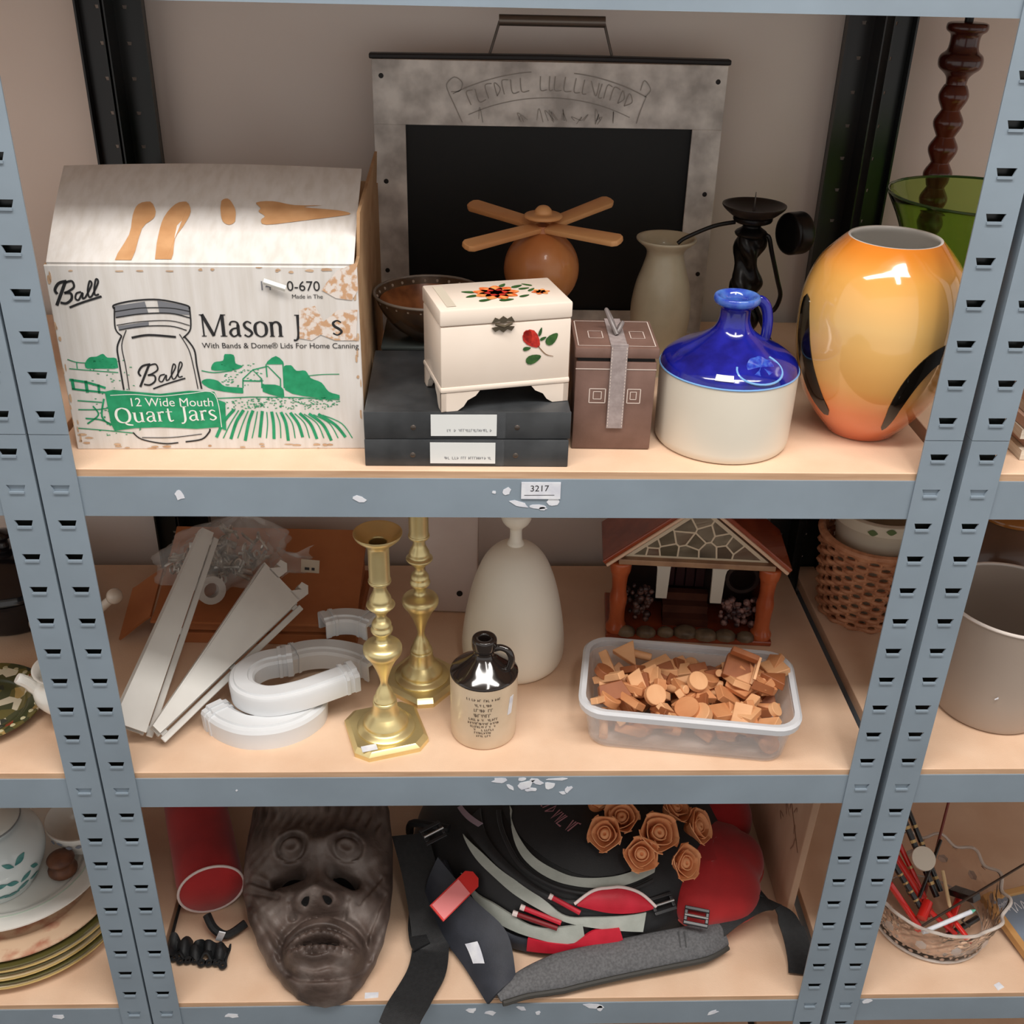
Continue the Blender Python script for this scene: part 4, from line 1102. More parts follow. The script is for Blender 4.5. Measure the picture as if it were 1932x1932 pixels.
# ------------------------------------------------------------------ little stoneware flagon
M_tan = mat('tan_salt_glaze', (218, 198, 172), 0.35, c2=(208, 186, 158), scale=24, coat=.25)
M_blackg = mat('black_brown_glaze', (34, 27, 24), 0.12, coat=.8)
sf = thing('stoneware_flagon', 'small tan stoneware flagon with dark brown top and printed lines', 'jug', (-.0145, .0775, S2))
part('flagon_body', lathe([(0, 0), (.036, 0), (.0385, .0015), (.0395, .005), (.0398, .03), (.0400, .0885), (0, .0885)], 56), M_tan, sf, .5)
part('glazed_top', lathe(cat([(.0402, .0882), (.0398, .0905), (.034, .0955), (.026, .1015), (.018, .1080), (.0128, .113), (.0118, .118), (.0128, .121)], 4), 56), M_blackg, sf, 1.0)
part('mouth_rim', lathe(cat([(.0118, .119), (.0142, .1215), (.0148, .127), (.0145, .134), (.0128, .1365), (.0095, .1362), (.0068, .134), (.006, .12), (0, .119)], 3), 36), M_blackg, sf, .9)
part('handle', tube(cat([(.009, -.004, .122), (.018, -.007, .127), (.0275, -.010, .124), (.0315, -.011, .113), (.0285, -.010, .100), (.024, -.009, .0975)], 6), .0040, 12), M_blackg, sf, 1.0)
def on_cyl(a, z, r=.0403):
    return (r * math.sin(a), -r * math.cos(a), z)
rnd = random.Random(8)
txt = []
for z, w_, h_ in [(.074, .040, .0030), (.0665, .020, .0034), (.059, .021, .0040), (.051, .022, .0046), (.0455, .034, .0030), (.040, .036, .0030), (.0355, .030, .0026), (.031, .026, .0026), (.0265, .020, .0026), (.022, .015, .0024)]:
    txt += scribble(-w_ / 2, z, w_, h_, rnd, .0007)
flat = strokes(txt, Matrix.Identity(4), smooth=False)
part('printed_lines', ([on_cyl(p[0] / .0403 - .03, p[1] + .0015 * 0) for p in flat[0]], flat[1]), mat('faded_ink', (74, 62, 54), .6), sf, 0, recalc=False, label='worn printed lettering, unreadable')
part('price_sticker', sheet(lambda u, v: on_cyl(.85 + .16 * u - .10 * (1 - v), .046 + .024 * v, .0405), 4, 4, .0004), M_paper, sf)

# ------------------------------------------------------------------ ceramic cottage
M_terra = mat('glazed_terracotta', (156, 70, 38), 0.25, c2=(120, 48, 26), scale=18, coat=.4)
M_terra_l = mat('orange_terracotta', (190, 96, 54), 0.32, c2=(160, 72, 38), scale=20, coat=.3)
M_edge = mat('pale_roof_edge', (222, 186, 156), .45)
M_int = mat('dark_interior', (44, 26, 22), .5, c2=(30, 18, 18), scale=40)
M_pillar = mat('white_pillar', (206, 198, 184), .5)
ho = thing('ceramic_cottage', 'glazed brown ceramic cottage with mosaic gable and white pillars', 'ornament', (.2665, .262, S2), -5)
part('base', box(0, .045, .004, .225, .105, .008), M_terra, ho, .3, bevel=.002)
part('back_wall', box(0, .082, .066, .205, .006, .118), M_int, ho, 0)
for s in (-1, 1):
    part('side_wall', box(s * .0985, .052, .066, .006, .056, .118), M_terra, ho, .3, bevel=.001)
    part('corner_column', loc(lathe(cat([(0, .008), (.014, .008), (.0145, .014), (.011, .022), (.0105, .040), (.012, .060), (.0098, .075), (.011, .095), (.0135, .103), (.0145, .113), (.013, .119), (0, .120)], 3), 24), s * .0985, .006, 0), M_terra_l, ho, .9)
for x, s in ((-.040, -1), (.033, 1)):
    part('pillar', prism([(-.0075, 0), (.0075, 0), (.0085, .045), (.010, .052), (.016, .058), (.016, .062), (-.012 if s < 0 else -.010, .062), (-.009, .052), (-.0085, .04)], .006, plane_frame((x, .016, .055), (s, 0, 0), (0, 0, 1))), M_pillar, ho, .3)
part('pillar_bracket', prism([(-.014, .0), (.0, .0), (.0, -.016), (-.004, -.008)], .005, plane_frame((.0935, .016, .117), (1, 0, 0), (0, 0, 1))), M_pillar, ho, .3)
part('inner_arch', xf(lathe([(.018, -.003), (.023, -.003), (.023, .003), (.018, .003)], 32, True), Matrix.Translation((.068, .03, .085)) @ Matrix.Rotation(PI / 2, 4, 'X')), M_int, ho, .5)
part('steps', join(box(-.003, .035, .014, .062, .030, .012), box(-.003, .045, .026, .062, .020, .012), box(-.003, .055, .038, .062, .012, .012)), mat('step_clay', (92, 52, 38), .4, c2=(70, 38, 28), scale=30), ho, .3)
for k in range(4):
    part('door_board', box(-.024 + k * .014, .074, .075, .0125, .006, .068), mat('door_wood', (58, 32, 34), .4), ho, .3, bevel=.001)
def blob_bush(x0, x1, z0, z1, n, seed, cols):
    rr = random.Random(seed)
    V = []
    for i in range(n):
        r = rr.uniform(.003, .0058)
        cx_, cz = rr.uniform(x0, x1), rr.uniform(z0, z1)
        m = lathe([(r * math.sin(PI * k / 5), -r * math.cos(PI * k / 5)) for k in range(6)], 7)
        V.append(loc(m, cx_, rr.uniform(.012, .022), cz))
    return join(*V)
part('bush', blob_bush(-.088, -.052, .022, .072, 46, 1, 0), mat('bush_glaze', (104, 74, 66), .3, c2=(52, 36, 36), scale=90, lo=.4, hi=.6), ho, 1.2, kind='stuff')
part('bush', blob_bush(.042, .088, .020, .058, 52, 2, 0), mat('bush_glaze_pale', (150, 112, 104), .3, c2=(60, 40, 42), scale=90, lo=.42, hi=.6), ho, 1.2, kind='stuff')
rnd = random.Random(4)
for i in range(7):
    x = -.085 + i * .027
    r = rnd.uniform(.009, .014)
    part('path_stone', loc(xf(lathe(cat([(0, 0), (r, 0), (r * .95, .006), (r * .5, .010), (0, .011)], 2), 9), Matrix.Scale(1.25, 4, (1, 0, 0))), x, rnd.uniform(-.004, .004), .008), mat('stone_glaze', (128, 110, 88), .4, c2=(88, 74, 60), scale=60), ho, .9)
part('lintel', box(0, .008, .1235, .205, .030, .008), mat('lintel_glaze', (176, 140, 108), .35, c2=(140, 104, 80), scale=30), ho, .3, bevel=.001)
apex, ev = .212, .128
part('gable', prism([(-.094, .1275), (.094, .1275), (0, apex - .006)], .008, plane_frame((0, .010, 0), (1, 0, 0), (0, 0, 1))), mat('gable_grout', (214, 196, 168), .5), ho, 0)
rr = random.Random(9)
def clip(poly, p, q):
    """keep the side of the bisector of p,q nearest p"""
    mx, my, nx, ny = (p[0] + q[0]) / 2, (p[1] + q[1]) / 2, q[0] - p[0], q[1] - p[1]
    L = math.hypot(nx, ny)
    f = lambda a: ((a[0] - mx) * nx + (a[1] - my) * ny) / L + .0011
    out = []
    for i in range(len(poly)):
        a, b = poly[i], poly[(i + 1) % len(poly)]
        fa, fb = f(a), f(b)
        if fa <= 0:
            out.append(a)
        if fa * fb < 0:
            t = fa / (fa - fb)
            out.append((a[0] + (b[0] - a[0]) * t, a[1] + (b[1] - a[1]) * t))
    return out
tri = [(-.083, .1305), (.083, .1305), (0, .1995)]
seeds = []
while len(seeds) < 17:
    x, z = rr.uniform(-.075, .075), rr.uniform(.132, .19)
    if abs(x) < .083 * (1 - (z - .1305) / .069) and all(math.hypot(x - a, z - b) > .012 for a, b in seeds):
        seeds.append((x, z))
for i, p in enumerate(seeds):
    poly = tri
    for q in seeds:
        if q != p and len(poly) > 2:
            poly = clip(poly, p, q)
    if len(poly) > 2:
        cc = [(88, 82, 62), (112, 70, 54), (66, 60, 52), (100, 94, 72), (92, 74, 60)][i % 5]
        part('mosaic_tile', prism(poly, -.0022, plane_frame((0, .0020, 0), (1, 0, 0), (0, 0, 1))), mat('mosaic_%d' % cc[0], cc, .25, coat=.4), ho, .3)
for s in (-1, 1):
    a, b = Vector((s * .118, 0, ev - .012)), Vector((0, 0, apex + .002))
    n_ = Vector((-(b - a).z, 0, (b - a).x)).normalized() * (1 if s < 0 else 1)
    if n_.z < 0:
        n_ = -n_
    y0, y1 = -.008, .098
    v = [a, b, b + n_ * .010, a + n_ * .010]
    V = [(p.x, y, p.z) for y in (y0, y1) for p in v]
    part('roof_slab', (V, [(0, 1, 2, 3), (7, 6, 5, 4), (0, 4, 5, 1), (1, 5, 6, 2), (2, 6, 7, 3), (3, 7, 4, 0)]), M_terra, ho, .3, bevel=.0015)
    part('roof_edge', tube([(a.x, y0 - .001, a.z + .003), (b.x, y0 - .001, b.z + .003)], .0024, 8), M_edge, ho)

# ------------------------------------------------------------------ plastic tub of wood offcuts
M_tub = mat('translucent_polypropylene', (240, 240, 242), 0.25, alpha=.30)
M_tubrim = mat('tub_rim_plastic', (222, 224, 228), 0.3, alpha=.8)
TX, TY, TR = .2325, .092, -8.5
tb = thing('plastic_tub', 'clear plastic food tub filled with small wood offcuts', 'tub', (TX, TY, S2), TR)
def rrect(hx, hy, r, n=6):
    p = []
    for cx_, cy_, a0 in ((hx - r, hy - r, 0), (-hx + r, hy - r, 90), (-hx + r, -hy + r, 180), (hx - r, -hy + r, 270)):
        for k in range(n + 1):
            a = math.radians(a0 + 90 * k / n)
            p.append((cx_ + r * math.cos(a), cy_ + r * math.sin(a)))
    return p
def loft(rings, cap0=True, cap1=False):
    n = len(rings[0][0])
    V, F = [], []
    for p, z in rings:
        V += [(a, b, z) for a, b in p]
    for l in range(len(rings) - 1):
        for i in range(n):
            F.append((l * n + i, l * n + (i + 1) % n, (l + 1) * n + (i + 1) % n, (l + 1) * n + i))
    if cap0:
        F.append(tuple(range(n))[::-1])
    if cap1:
        F.append(tuple(range((len(rings) - 1) * n, len(rings) * n)))
    return V, F
HX, HY, TH = .127, .074, .062
part('tub_wall', loft([(rrect(HX - .014, HY - .014, .022), 0.0), (rrect(HX - .011, HY - .011, .024), .004), (rrect(HX - .004, HY - .004, .028), TH - .008), (rrect(HX - .0055, HY - .0055, .027), TH - .008),
                       (rrect(HX - .0125, HY - .0125, .023), .0056), (rrect(HX - .016, HY - .016, .02), .002)], True, True), M_tub, tb, .9)
part('tub_rim', loft([(rrect(HX - .004, HY - .004, .028), TH - .010), (rrect(HX + .002, HY + .002, .031), TH - .010), (rrect(HX + .003, HY + .003, .032), TH - .002), (rrect(HX, HY, .030), TH + .001), (rrect(HX - .0055, HY - .0055, .027), TH), (rrect(HX - .004, HY - .004, .028), TH - .010)], False), M_tubrim, tb, .6)
WOODS = [mat('pale_offcut', (236, 186, 140), .55, c2=(214, 156, 108), scale=30, stretch=(1, .3, 1)), mat('tan_offcut', (222, 160, 112), .55, c2=(194, 128, 82), scale=30, stretch=(1, .3, 1)), mat('dark_offcut', (170, 104, 62), .55, c2=(140, 80, 46), scale=30, stretch=(1, .3, 1))]
protos = []
shapes = [box(0, 0, 0, .026, .016, .008), box(0, 0, 0, .034, .009, .007), prism([(-.012, -.010), (.014, -.008), (.004, .012)], .008), lathe([(0, -.004), (.011, -.004), (.011, .004), (0, .004)], 20),
          box(0, 0, 0, .020, .020, .007), prism([(-.014, -.006), (.016, -.008), (.012, .008), (-.010, .009)], .006), tube([(-.014, 0, 0), (.014, 0, 0)], .0042, 10), sheet(lambda u, v: (.016 * math.cos(PI * u), .016 * math.sin(PI * u) - .006, (v - .5) * .010), 10, 2, .004)]
for s in shapes:
    protos.append(mesh('wood_offcut', s, WOODS[0], .5, .0006, 1))
protos = [[p] + [p.copy(), p.copy()] for p in protos]
for p3 in protos:
    for k in range(3):
        p3[k].materials.clear()
        p3[k].materials.append(WOODS[k])
rnd = random.Random(31)
Rt = Matrix.Rotation(math.radians(TR), 4, 'Z')
cnt = 0
KN = ['block', 'stick', 'wedge', 'disc', 'square chip', 'uneven block', 'dowel', 'curved piece']
CN = ['pale', 'tan', 'reddish']
def piece_label(x, y, k, c, layer):
    px = 'far left' if x < -.062 else 'left' if x < -.02 else 'middle' if x < .025 else 'right' if x < .065 else 'far right'
    py = 'front' if y < -.015 else 'centre' if y < .02 else 'back'
    return '%s wood %s %s in the tub pile, %s, %s' % (CN[c], KN[k], ['at the bottom', 'half-way up', 'on top'][layer], px, py)
def put_piece(x, y, z, k, c, rx, ry, rz, lbl, grp, sc=1.0):
    o = bpy.data.objects.new('wood_offcut', protos[k][c])
    COL.objects.link(o)
    w_ = Rt @ Vector((x, y, 0))
    o.location = (TX + w_.x, TY + w_.y, S2 + z)
    o.rotation_euler = (rx, ry, rz)
    o.scale = (sc, sc, sc)
    tag(o, lbl, 'wood piece', grp)
    return o
GL, GG = 'small loose wood offcut among the pile in the plastic tub', 'loose wood offcuts in the plastic tub'
for layer, (n, z0, hx, hy) in enumerate([(34, .014, .100, .048), (44, .031, .104, .052), (70, .047, .106, .054)]):
    g = 0
    while g < n:
        x, y = rnd.uniform(-hx, hx), rnd.uniform(-hy, hy)
        hump = .012 * max(0, -x / .1) + .010 * max(0, x / .1) * (y > 0) if layer == 2 else 0
        k = rnd.choice([0, 0, 1, 2, 4, 5, 6, 7, 3, 0])
        c = rnd.choice([0, 0, 1, 1, 2])
        put_piece(x, y, z0 + hump + rnd.uniform(-.004, .004), k, c, rnd.uniform(-.7, .7), rnd.uniform(-.7, .7), rnd.uniform(0, 6.3), piece_label(x, y, k, c, layer), GG, rnd.uniform(1.05, 1.4))
        g += 1
put_piece(-.040, -.034, .062, 3, 0, .75, .0, .3, 'round light wood disc facing the camera at the front of the tub', GG, 1.15)
put_piece(.010, -.006, .066, 3, 0, .55, .1, .3, 'round light wood disc near the middle of the pile in the tub', GG, 1.1)
put_piece(.100, -.036, .058, 3, 0, .5, .6, .3, 'round light wood disc at the right front corner of the tub', GG, .8)
ch = thing('wood_chair_block', 'larger slatted reddish wood block sticking up at the back of the tub', 'wood piece', (TX + .062, TY + .020, S2 + .060), -25)
chr_ = Matrix.Rotation(.5, 4, 'X') @ Matrix.Rotation(.3, 4, 'Y')
part('seat', xf(box(0, 0, .008, .034, .030, .010), chr_), WOODS[2], ch, .3, bevel=.001)
part('back_slat', xf(box(.0, .013, .026, .034, .007, .012), chr_), WOODS[2], ch, .3, bevel=.001)
part('edge_strip', xf(box(.018, .0, .018, .003, .034, .003), chr_), WOODS[0], ch, .3)
part('edge_strip', xf(box(.018, .0, .030, .003, .030, .003), chr_), WOODS[0], ch, .3)
# ------------------------------------------------------------------ lower shelf: carved mask
def mask_material():
    mt = bpy.data.materials.new('carved_dark_wood')
    mt.use_nodes = True
    N, L = mt.node_tree.nodes, mt.node_tree.links
    b = N['Principled BSDF']
    tc = N.new('ShaderNodeTexCoord')
    n1 = N.new('ShaderNodeTexNoise'); n1.inputs['Scale'].default_value = 16; n1.inputs['Detail'].default_value = 6
    n2 = N.new('ShaderNodeTexNoise'); n2.inputs['Scale'].default_value = 130; n2.inputs['Detail'].default_value = 4
    L.new(tc.outputs['Object'], n1.inputs['Vector']); L.new(tc.outputs['Object'], n2.inputs['Vector'])
    cr = N.new('ShaderNodeValToRGB')
    e = cr.color_ramp.elements
    e[0].position, e[0].color = .34, lin((62, 49, 43))
    e[1].position, e[1].color = .64, lin((124, 113, 107))
    x = e.new(.48); x.color = lin((90, 75, 68))
    L.new(n1.outputs['Fac'], cr.inputs[0]); L.new(cr.outputs[0], b.inputs['Base Color'])
    b.inputs['Roughness'].default_value = .52
    bp = N.new('ShaderNodeBump'); bp.inputs['Strength'].default_value = .45; bp.inputs['Distance'].default_value = .002
    L.new(n2.outputs['Fac'], bp.inputs['Height']); L.new(bp.outputs['Normal'], b.inputs['Normal'])
    return mt
M_mask = mask_material()
mk = thing('carved_mask', 'dark carved wooden ape-like face mask lying face up with bared teeth', 'mask', (-.221, .006, S3 + .001))
tau = math.radians(22)
ct, st_ = math.cos(tau), math.sin(tau)
def interp(tab, v):
    for (a, b), (c, d) in zip(tab[:-1], tab[1:]):
        if a <= v <= c:
            t = (v - a) / (c - a)
            t = t * t * (3 - 2 * t) * .5 + t * .5
            return b + (d - b) * t
    return tab[-1][1] if v > tab[-1][0] else tab[0][1]
LT = [(-.012, .0), (-.008, -.022), (.0, -.038), (.019, -.060), (.045, -.083), (.072, -.099), (.11, -.117), (.145, -.128), (.20, -.131), (.26, -.128), (.31, -.105), (.335, -.07), (.345, -.03)]
RT = [(-.012, .002), (-.008, .022), (.0, .036), (.019, .051), (.045, .065), (.072, .074), (.11, .080), (.145, .082), (.20, .080), (.26, .072), (.31, .05), (.335, .02), (.345, -.028)]
def gauss(x, y, cx, cy, sx, sy, a=0):
    dx, dy = x - cx, y - cy
    c, s = math.cos(a), math.sin(a)
    p, q = (dx * c + dy * s) / sx, (-dx * s + dy * c) / sy
    return math.exp(-(p * p + q * q))
def seg(x, y, x0, y0, x1, y1, wd):
    dx, dy = x1 - x0, y1 - y0
    t = max(0, min(1, ((x - x0) * dx + (y - y0) * dy) / (dx * dx + dy * dy)))
    d = math.hypot(x - x0 - t * dx, y - y0 - t * dy)
    return math.exp(-(d / wd) ** 2)
def mh(x, y, e):
    """carved relief height at mask coordinates x (across), y (up the face); e = 0..1 across the outline"""
    h = .050 * max(0, 1 - abs(e) ** 2.6) ** .6
    h += .016 * gauss(x, y, -.022, .195, .075, .030)                      # forehead bulge
    h += .008 * gauss(x, y, -.058, .178, .026, .018) + .008 * gauss(x, y, .020, .178, .026, .018)
    for cx, sg in ((-.056, -1), (.020, 1)):
        d = math.hypot((x - cx) / 1.15, (y - .182))
        h += .0075 * math.exp(-((d - .022) / .0055) ** 2) * (1 if y > .165 else .5)
        h += .0060 * math.exp(-((d - .009) / .005) ** 2)
        h -= .006 * math.exp(-((d - .0155) / .004) ** 2)
    h -= .012 * gauss(x, y, -.060, .146, .030, .013, .25) + .012 * gauss(x, y, .019, .146, .026, .013, -.35)
    h -= .034 * seg(x, y, -.076, .140, -.042, .150, .0050)
    h -= .034 * seg(x, y, .001, .152, .030, .139, .0062)
    h += .016 * seg(x, y, -.016, .185, -.014, .115, .013)                 # nose bridge
    h += .038 * gauss(x, y, -.013, .108, .036, .018)                      # nose ball
    h += .012 * gauss(x, y, -.030, .101, .012, .012) + .012 * gauss(x, y, .005, .102, .012, .012)
    h -= .026 * gauss(x, y, -.0275, .1025, .0068, .0055, .3) + .026 * gauss(x, y, .0015, .1040, .0068, .0055, -.3)
    h -= .013 * seg(x, y, -.045, .092, .020, .094, .006)                  # under the nose
    h -= .008 * seg(x, y, -.050, .110, -.046, .092, .005) + .008 * seg(x, y, .024, .112, .021, .094, .005)
    d = math.hypot((x + .003) / .056, (y - .050) / .040)                  # muzzle
    h += .026 * max(0, 1 - d ** 2.5) if d < 1 else 0
    h -= .009 * math.exp(-((d - 1.03) / .09) ** 2)
    arcy = .0700 - 7.5 * (x + .003) ** 2                                  # upper lip edge
    if abs(x + .003) < .050:
        fall = max(0, 1 - (abs(x + .003) / .050) ** 4)
        h -= .009 * math.exp(-((y - arcy) / .0035) ** 2) * fall
        th = abs(math.sin((x + .003) * 330))
        uy = arcy - .009
        h += (.005 + .004 * th ** .5) * math.exp(-((y - uy) / .0052) ** 4) * fall   # upper teeth
        h -= .018 * math.exp(-((y - (.0500 - 2.5 * (x + .003) ** 2)) / .0030) ** 2) * fall * (1 if -.026 < x < .020 else .45)
        ly = .0415 - .8 * (x + .003) ** 2
        h += (.004 + .005 * th ** .5) * math.exp(-((y - ly) / .0050) ** 4) * fall   # lower teeth
        ll = .031 + 3.6 * (x + .003) ** 2 + .0016 * math.sin(x * 150)
        h += .0085 * math.exp(-((y - ll) / .0042) ** 2) * fall                       # lower lip
        h -= .006 * math.exp(-((y - ll + .009) / .004) ** 2) * fall
    h += .010 * gauss(x, y, .0, .006, .030, .011)                         # chin
    for k, (x0, y0, x1, y1) in enumerate([(-.118, .150, -.078, .132), (-.122, .138, -.070, .118), (-.112, .120, -.060, .062), (-.100, .100, -.062, .045), (.072, .130, .050, .060), (.066, .150, .040, .110), (.078, .110, .058, .045)]):
        h -= .0045 * seg(x, y, x0, y0, x1, y1, .0036)
        h += .0030 * seg(x, y, x0 + .007, y0 + .004, x1 + .007, y1 + .004, .0045)
    if y > .19:                                                          # carved hair
        k = min(1, (y - .19) / .03)
        h += k * .0035 * math.sin(x * 420 + 2.2 * math.sin(y * 70)) * (.6 + .4 * math.sin(y * 160 + x * 60))
    else:
        h += .0011 * math.sin(x * 300 + 2 * math.sin(y * 90)) * math.sin(y * 230 + 30 * x) * min(1, abs(e) * 1.4)
    return h
ct, st_ = math.cos(tau), math.sin(tau)
NV, NU = 230, 150
def mask_pt(u, v):
    y = -.012 + (.357) * v
    l, r = interp(LT, y), interp(RT, y)
    e = 2 * u - 1
    x = l + (r - l) * u
    edge = 1 - math.exp(-max(0, y + .012) / .006)
    h = mh(x, y, e) * edge
    return (x, y * ct - h * st_, y * st_ + h * ct + .002)
part('face', sheet(lambda u, v: mask_pt(u, v), NU, NV, 0), M_mask, mk, 1.3)
# rear edge rim that closes the carving down towards the board
def rim_pt(u, v):
    k = u * 2
    if k <= 1:
        uu, vv = 0, k
    else:
        uu, vv = 1, 2 - k
    p = Vector(mask_pt(uu, min(vv, 1)))
    q = Vector((p.x * .93 - .0015, p.y + .012 * v, max(.0005, p.z - .022)))
    return p.lerp(q, v)
part('back_rim', sheet(rim_pt, 160, 4, 0), M_mask, mk, 1.3)
part('prop_block', box(-.022, .262, .045, .07, .05, .088), M_int, mk, .3, bevel=.004)
M_recess_shade = mat('recess_shade_black', (8, 6, 6), .9)  # black for sheets laid over the carved recesses, their shade put in as colour
def insert(x0, y0, x1, y1, wd, dep):
    def fn(u, v):
        x, y = x0 + (x1 - x0) * v, y0 + (y1 - y0) * v
        L = math.hypot(x1 - x0, y1 - y0)
        k = wd * math.sin(PI * min(.97, max(.03, v))) ** .6 * (u - .5)
        x, y = x - (y1 - y0) / L * k, y + (x1 - x0) / L * k
        l, r = interp(LT, y), interp(RT, y)
        h = mh(x, y, 2 * (x - l) / (r - l) - 1) + dep
        return (x, y * ct - h * st_, y * st_ + h * ct + .002)
    return sheet(fn, 5, 14, 0)
part('eye_shade_sheet', insert(-.077, .1395, -.040, .1505, .0085, .0022), M_recess_shade, mk, 0)
part('eye_shade_sheet', insert(.000, .1525, .032, .1380, .0105, .0022), M_recess_shade, mk, 0)
part('nostril_shade_sheet', insert(-.033, .1010, -.022, .1040, .0075, .0022), M_recess_shade, mk, 0)
part('nostril_shade_sheet', insert(-.004, .1055, .007, .1025, .0075, .0022), M_recess_shade, mk, 0)
part('mouth_shade_sheet', insert(-.026, .0485, .018, .0495, .0042, .0030), M_recess_shade, mk, 0)
M_tooth = mat('worn_wood_teeth', (168, 150, 128), .45, c2=(122, 104, 88), scale=90)

# red cylindrical pouch with black lace and cord
M_red = mat('red_nylon', (184, 28, 32), .75, c2=(158, 20, 24), scale=14, sheen=.3, bump=.1, bscale=500)
M_piping = mat('white_piping', (232, 214, 210), .5)
M_black_fab = mat('black_webbing', (30, 31, 33), .6, c2=(22, 23, 25), scale=200, bump=.15, bscale=700)
rp = thing('red_pouch', 'red nylon cylindrical pouch with white piping beside the mask', 'pouch', (-.396, .152, S3))
dirv = Vector((-.10, .28, .02)).normalized()
pth = [Vector((0, 0, .0475)) + dirv * t for t in (0, .02, .06, .12, .20, .24)]
part('body', tube([tuple(p) for p in pth], [.044, .046, .046, .046, .045, .038], 36), M_red, rp, 1.0)
fr0 = frames([tuple(p) for p in pth])[0]
part('end_cap', sheet(lambda u, v: fr0[0] + (fr0[2] * math.cos(2 * PI * u) + fr0[3] * math.sin(2 * PI * u)) * (.0435 * v) - dirv * (.010 * (1 - v * v) + .0005), 36, 7, 0, True), M_red, rp, 1.2)
part('piping', tube([tuple(fr0[0] + (fr0[2] * math.cos(2 * PI * i / 40) + fr0[3] * math.sin(2 * PI * i / 40)) * .0455) for i in range(41)], .0019, 8, False), M_piping, rp)
hn = part('webbing_tab', tube(cat([(-.002, -.030, .030), (.010, -.045, .020), (.028, -.048, .010), (.050, -.030, .012)], 5), .006, 8), M_black_fab, rp)
part('white_tag', xf(box(0, 0, 0, .009, .0015, .030), Matrix.Translation((.022, -.060, .022)) @ Matrix.Rotation(.35, 4, 'Y') @ Matrix.Rotation(.3, 4, 'X')), M_paper, hn, .3)
lace = thing('black_lace', 'strip of black lace lying between the post and the red pouch', 'lace', (-.416, .100, S3))
def lace_fn(u, v):
    x = -.030 + v * .085
    wv = .010 * math.sin(v * 26) * (1 if u > .5 else -1) * .35
    return (x, -.012 + (u - .5) * .030 + wv - .012 * v, .006 + .005 * math.sin(v * 31) + .004 * math.sin(u * 7 + v * 12))
part('lace_strip', sheet(lace_fn, 6, 60, .0025), M_black_fab, lace, 1.0)
for i in range(9):
    part('scallop', loc(lathe([(.002, -.0012), (.006, -.0012), (.006, .0012), (.002, .0012)], 12, True), -.028 + i * .0098, -.030 + .002 * math.sin(i * 2.1) - .0014 * i, .006), M_black_fab, lace)
solo('black_bootlace', tube(cat([(-.450, .345, S3 + .020), (-.452, .28, S3 + .008), (-.449, .20, S3 + .004), (-.447, .12, S3 + .003), (-.443, .060, S3 + .003)], 8), .0022, 8), M_black_fab,
     'thin black cord lying along the left side of the bottom board', 'cord')

# ------------------------------------------------------------------ backpack
DX, DY, RX, RY, DH, PW_ = .132, .27, .250, .205, .15, 2.2
def dome_pt(az, rho, off=0.0):
    a = math.radians(az)
    rho = min(rho, .9995)
    z = DH * (1 - rho ** PW_) ** (1 / PW_)
    x, y = RX * rho * math.cos(a), RY * rho * math.sin(a)
    nx, ny, nz = x / RX ** 2, y / RY ** 2, max(z, .004) / DH ** 2 * .9
    L = math.sqrt(nx * nx + ny * ny + nz * nz) or 1
    return Vector((x + off * nx / L, y + off * ny / L, z + off * nz / L))
M_bpblack = mat('black_nylon', (24, 24, 27), .5, c2=(18, 18, 20), scale=40, bump=.12, bscale=600, sheen=.2)
M_navy = mat('charcoal_fabric', (50, 53, 62), .6, c2=(42, 45, 53), scale=40, bump=.15, bscale=600)
M_pale = mat('pale_grey_fabric', (176, 180, 172), .6, c2=(160, 164, 156), scale=40, bump=.1, bscale=600)
M_crimson = mat('crimson_fabric', (206, 36, 58), .5, c2=(186, 26, 46), scale=30, bump=.1, bscale=600)
M_pad = mat('grey_padded_mesh', (104, 104, 106), .7, c2=(84, 84, 86), scale=300, bump=.25, bscale=900)
bp = thing('backpack', 'black, red and grey sports backpack lying on its back with loose straps', 'backpack', (DX, DY, S3 + .001))
def th_rho(t):      # t: 0 top .. 1 rim, sampled so the steep flank gets enough rows
    return math.sin(t * PI / 2) ** .9
part('main_body', sheet(lambda u, v: dome_pt(360 * u, max(.001, th_rho(v))), 96, 40, 0, True), M_bpblack, bp, 1.5)
def band(lo, hi, off, th, n=30, m=5, puff=0.0):
    """lo, hi: lists of (azimuth, rho) along both edges"""
    A, B = cat(lo, 6), cat(hi, 6)
    def pick(P, t):
        i = t * (len(P) - 1)
        k = min(int(i), len(P) - 2)
        f = i - k
        return [P[k][j] + (P[k + 1][j] - P[k][j]) * f for j in (0, 1)]
    def fn(u, v):
        a, b = pick(A, v), pick(B, v)
        return dome_pt(a[0] + (b[0] - a[0]) * u, a[1] + (b[1] - a[1]) * u, off + puff * math.sin(PI * u) * math.sin(PI * min(1, max(0, v))))
    return sheet(fn, m, n, th)
part('top_pocket', band([(-205, .20), (-160, .10), (-90, .05), (-20, .1)], [(-175, .45), (-128, .60), (-87, .758), (-50, .70)], .004, .006, 34, 14, .006), M_bpblack, bp, 1.2)
part('pale_crescent', band([(-147, .49), (-128, .606), (-115, .687), (-104, .732), (-96, .757), (-87, .763), (-75, .76), (-58, .735)], [(-143, .50), (-125, .668), (-115, .737), (-105, .780), (-97, .798), (-87, .809), (-76, .811), (-62, .79)], .006, .004, 44, 4), M_pale, bp, 1.0)
part('black_piping', tube([tuple(dome_pt(a, r, .005)) for a, r in cat([(-150, .55), (-132, .66), (-118, .755), (-105, .805), (-96, .825), (-86, .835), (-74, .835), (-64, .82)], 6)], .0035, 8), M_bpblack, bp)
